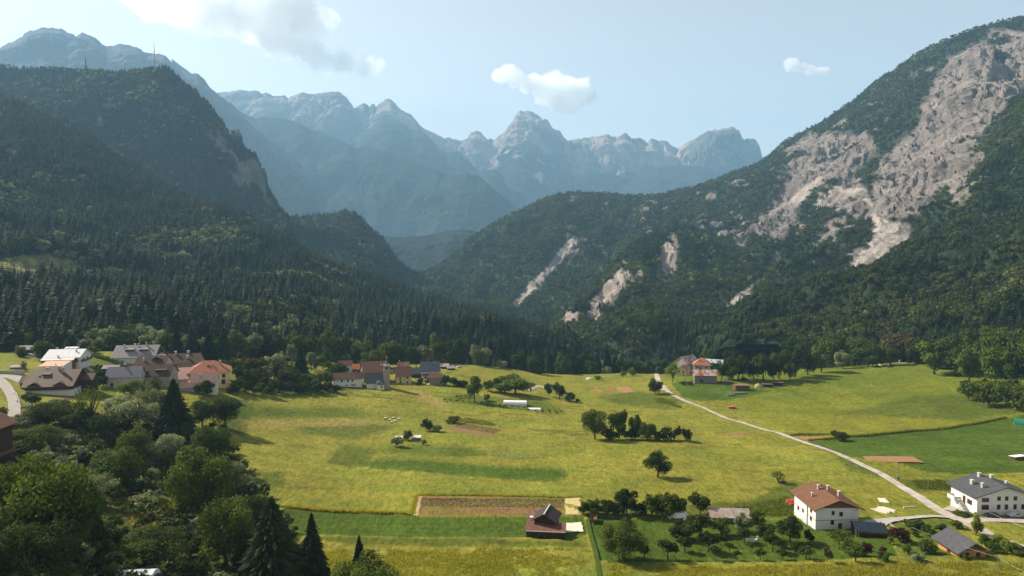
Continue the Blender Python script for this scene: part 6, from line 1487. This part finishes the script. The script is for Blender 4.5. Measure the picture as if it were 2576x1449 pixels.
b = Block(h, 11.5, 4.2, 1.6, 1.0, W_GREYWOOD, stripes('patched_sheets', (.29, .25, .225), (.3, .24, .2), .8, 'X', .7, .2, (.24, .16, .12)), 'shed', over=.3, gover=.3)
h = site('garden_hut', 'tiny white-roofed garden hut between two bushes on the meadow', 1028, 1108, 6, 'hut')
Block(h, 2.8, 2.0, 1.4, .35, W_GREYWOOD, R_WHITE, 'shed', ox=-4.4, over=.3, gover=.3); Block(h, 4.0, 2.0, 1.4, .35, W_GREYWOOD, R_WHITE, 'shed', ox=3.6, over=.3, gover=.3)
h = site('cold_frame', 'tilted glass cold frame beside the wood near the bottom', 482, 1344, 30, 'cold frame')
boxes('frame', [(-1.3, 1.3, -1.0, 1.0, -1, .5)], W_GREY, h); boxes('glass_lid', [(-1.35, 1.35, -1.1, 1.1, 0, .08)], plain('frosted_glass', (.38, .40, .42), .05, 1, .3, .5), h, 0, Matrix.Translation((0, 0, 1.1)) @ Matrix.Rotation(rad(32), 4, 'X'))
# trailer
e = tag(empty('farm_trailer', G(1494, 1313), rad(80)), 'small wooden farm trailer parked at the hedge end', 'trailer'); e.location.z += .2
boxes('floor', [(-1.9, 1.9, -.95, .95, .65, .78)], W_BROWN, e)
for q in ((-1.9, 1.9, -1.0, -.92, .78, 1.4), (-1.9, 1.9, .92, 1.0, .78, 1.4), (-1.98, -1.9, -1, 1, .78, 1.4), (1.9, 1.98, -1, 1, .78, 1.4)): boxes('side_board', [q], W_BROWN, e)
boxes('drawbar', [(1.98, 3.4, -.06, .06, .6, .72)], M_DARK, e)
for sy in (-1, 1):
    bm = bmesh.new(); bmesh.ops.create_cone(bm, cap_ends=True, segments=14, radius1=.4, radius2=.4, depth=.2, matrix=Matrix.Translation((0, sy * 1.12, .4)) @ Matrix.Rotation(math.pi / 2, 4, 'X')); part('wheel', bm, M_DARK, e)
# hay machine
e = tag(empty('hay_tedder', G(1842, 1029), rad(-8)), 'orange-red hay machine left on the bright meadow', 'farm machine'); M_OR = plain('orange_red_paint', (.62, .055, .015), .1, 1, .5, .4); M_YE = plain('yellow_paint', (.65, .34, .02), .1, 1, .5, .4)
boxes('hood', [(-2.6, -1.0, -.9, .9, .7, 1.6), (-.9, 1.6, -1.1, 1.1, .8, 1.9)], M_OR, e, .15); boxes('frame', [(.9, 3.4, -.15, .15, .6, .8), (2.0, 3.2, -.9, -.7, .2, .9)], M_YE, e); boxes('guard_bar', [(1.6, 6.0, .5, .7, .8, 1.0), (1.6, 4.6, 1.0, 1.2, .6, .8)], M_CAP, e)
for sx in (-1.6, 1.0):
    bm = bmesh.new(); bmesh.ops.create_cone(bm, cap_ends=True, segments=14, radius1=.5, radius2=.5, depth=.3, matrix=Matrix.Translation((sx, -1.2, .5)) @ Matrix.Rotation(math.pi / 2, 4, 'X')); part('wheel', bm, M_DARK, e)
# swan shaped planter
e = tag(empty('swan_planter', G(1890, 1364), rad(-4)), 'white swan-shaped planter on the orchard grass', 'planter'); e.location.z += .3
bm = bmesh.new(); n = 20
rg = [[bm.verts.new(((1.5 * s) * math.cos(2 * math.pi * i / n), (.62 * s) * math.sin(2 * math.pi * i / n), z + .12 * math.cos(2 * math.pi * i / n) ** 2)) for i in range(n)] for s, z in ((.8, -.1), (1, .35), (.96, .48), (.78, .48), (.74, .1))]
for a, b_ in zip(rg[:-1], rg[1:]):
    for i in range(n): bm.faces.new((a[i], a[(i + 1) % n], b_[(i + 1) % n], b_[i]))
part('hull', bm, M_WHITE, e); bm = bmesh.new(); tube(bm, [(1.35, 0, .35), (1.62, 0, .8), (1.5, 0, 1.2), (1.62, 0, 1.42), (1.9, 0, 1.36)], [.2, .13, .11, .15, .05], 8); part('neck', bm, M_WHITE, e)
bm = bmesh.new(); bmesh.ops.create_icosphere(bm, subdivisions=2, radius=1, matrix=Matrix.Translation((0, 0, .15)) @ Matrix.Diagonal((1.05, .42, .15, 1))); part('soil', bm, M_SOIL, e)
# beehives
for k, (x, y) in enumerate([(969, 1056), (981, 1060), (989, 1055), (993, 1063), (1003, 1058), (985, 1066)]):
    e = tag(empty('beehive', G(x, y), rad(k * 9)), 'small pale beehive box in the loose cluster on the meadow', 'beehive', 'beehives on the meadow'); e.location.z += .3
    boxes('box', [(-.4, .4, -.35, .35, -.1, .8)], W_GREYWOOD, e); boxes('lid', [(-.48, .48, -.43, .43, .802, .92)], M_WHITE, e)
# little trellis trees around the polytunnel garden
k = 0
for (a, b_, n) in (((1118, 1010), (1412, 1040), 20), ((1150, 1002), (1182, 1000), 4), ((1330, 1036), (1400, 1044), 5)):
    for p in lin(a, b_, n):
        P = G(p[0], p[1]); w_ = 10 / FPX * P.y; put_tree(P, 1.9, w_, 'umbrella', 'm', 'small flat-topped espalier tree in the row beside the polytunnels', 'espalier trees beside the polytunnels'); k += 1
# yellow sign, stone gate pillar, retaining wall, lane wall
P = G(1751, 989); e = tag(empty('yellow_marker', P), 'yellow hiking marker standing beside the lane', 'sign'); bm = bmesh.new(); tube(bm, [(0, 0, -.3), (0, 0, 1.6)], [.05, .05], 6); part('post', bm, M_DARK, e); boxes('plate', [(-.5, .5, -.08, -.05, .9, 1.7)], M_YE, e)
P = G(2264, 913); o = boxes('gate_pillar', [(-.9, .9, -.6, .6, -.5, 2.6), (-1.1, 1.1, -.8, .8, 2.603, 2.8)], W_STONE, None); o.location = P; tag(o, 'stone pillar at the forest edge above the meadow', 'pillar')
def wall_along(name, label, pts, hgt, th, mat):
    W = [G(*p) for p in pts]; bm = bmesh.new()
    for a, b_ in zip(W[:-1], W[1:]):
        d = (b_ - a); L = d.xy.length; M = Matrix.Translation(a) @ Matrix.Rotation(math.atan2(d.y, d.x), 4, 'Z'); box_bm(bm, 0, L - .003, -th/2, th/2, -2, hgt, M)
    o = part(name, bm, mat, None); return tag(o, label, 'wall')
wall_along('retaining_wall', 'long pale retaining wall beside the lane at the far left', [(-60, 938), (0, 940), (62, 944)], 1.6, .4, M_CONC)
wall_along('curb_wall', 'low pale curb wall curving along the lane at the left edge', [(26, 980), (36, 995), (43, 1014)], .9, .3, M_CONC)
wall_along('garden_wall', 'low stone wall curving round the garden right of the driveway', [(2190, 1330), (2215, 1318), (2240, 1322), (2262, 1336)], .6, .4, W_STONE)
wall_along('garden_wall', 'short pale garden wall below the brown chalet', [(52, 1026), (80, 1028)], .8, .3, M_CONC)
# hedges
def hedge(label, pts, hgt, th, mat, n=2200, seed=3):
    r = np.random.default_rng(seed); W = [G(*p) for p in pts]; seg = [(b_ - a).length for a, b_ in zip(W[:-1], W[1:])]; C = []
    for _ in range(n):
        k = r.choice(len(seg), p=np.array(seg) / sum(seg)); q = W[k].lerp(W[k + 1], r.random()); x, y = q.x + r.uniform(-.5, .5) * th, q.y + r.uniform(-.5, .5) * th
        C.append((x, y, float(gz(x, y)) + hgt * r.random() ** .6))
    C = np.array(C); nn = r.normal(size=(n, 3)) + [0, 0, .6]; nn /= np.linalg.norm(nn, axis=1)[:, None]; t = np.cross(nn, r.normal(size=(n, 3))); t /= np.linalg.norm(t, axis=1)[:, None]; b2 = np.cross(nn, t); s = .32 * r.uniform(.6, 1.3, size=(n, 1))
    V = np.stack([C - t * s, C - b2 * s * .7, C + t * s, C + b2 * s * .7], 1).reshape(-1, 3); T = np.repeat(r.uniform(.6, 1.3, n), 4)[:, None] * np.ones((1, 3))
    me = np_mesh('hedge', V, np.arange(n * 4).reshape(n, 4), T, False); me.materials.append(mat); return tag(link('hedge', me), label, 'hedge')
hedge('long green hedge running down beside the left village lawn', [(233, 897), (260, 905), (290, 915), (312, 926)], 2.2, 2.2, L_MID, 3000, 4)
hedge('dark clipped hedge below the chapel village orchard', [(720, 973), (780, 975), (850, 980)], 2.4, 2.0, L_DARK, 2600, 5)
hedge('dark square-cut hedge right of the dark board barn', [(1145, 972), (1168, 973)], 4.0, 3.0, L_DARK, 1600, 6)
hedge('dark hedge on the lawn behind the brown chalet', [(232, 947), (272, 946)], 2.4, 2.0, L_DARK, 1600, 7)
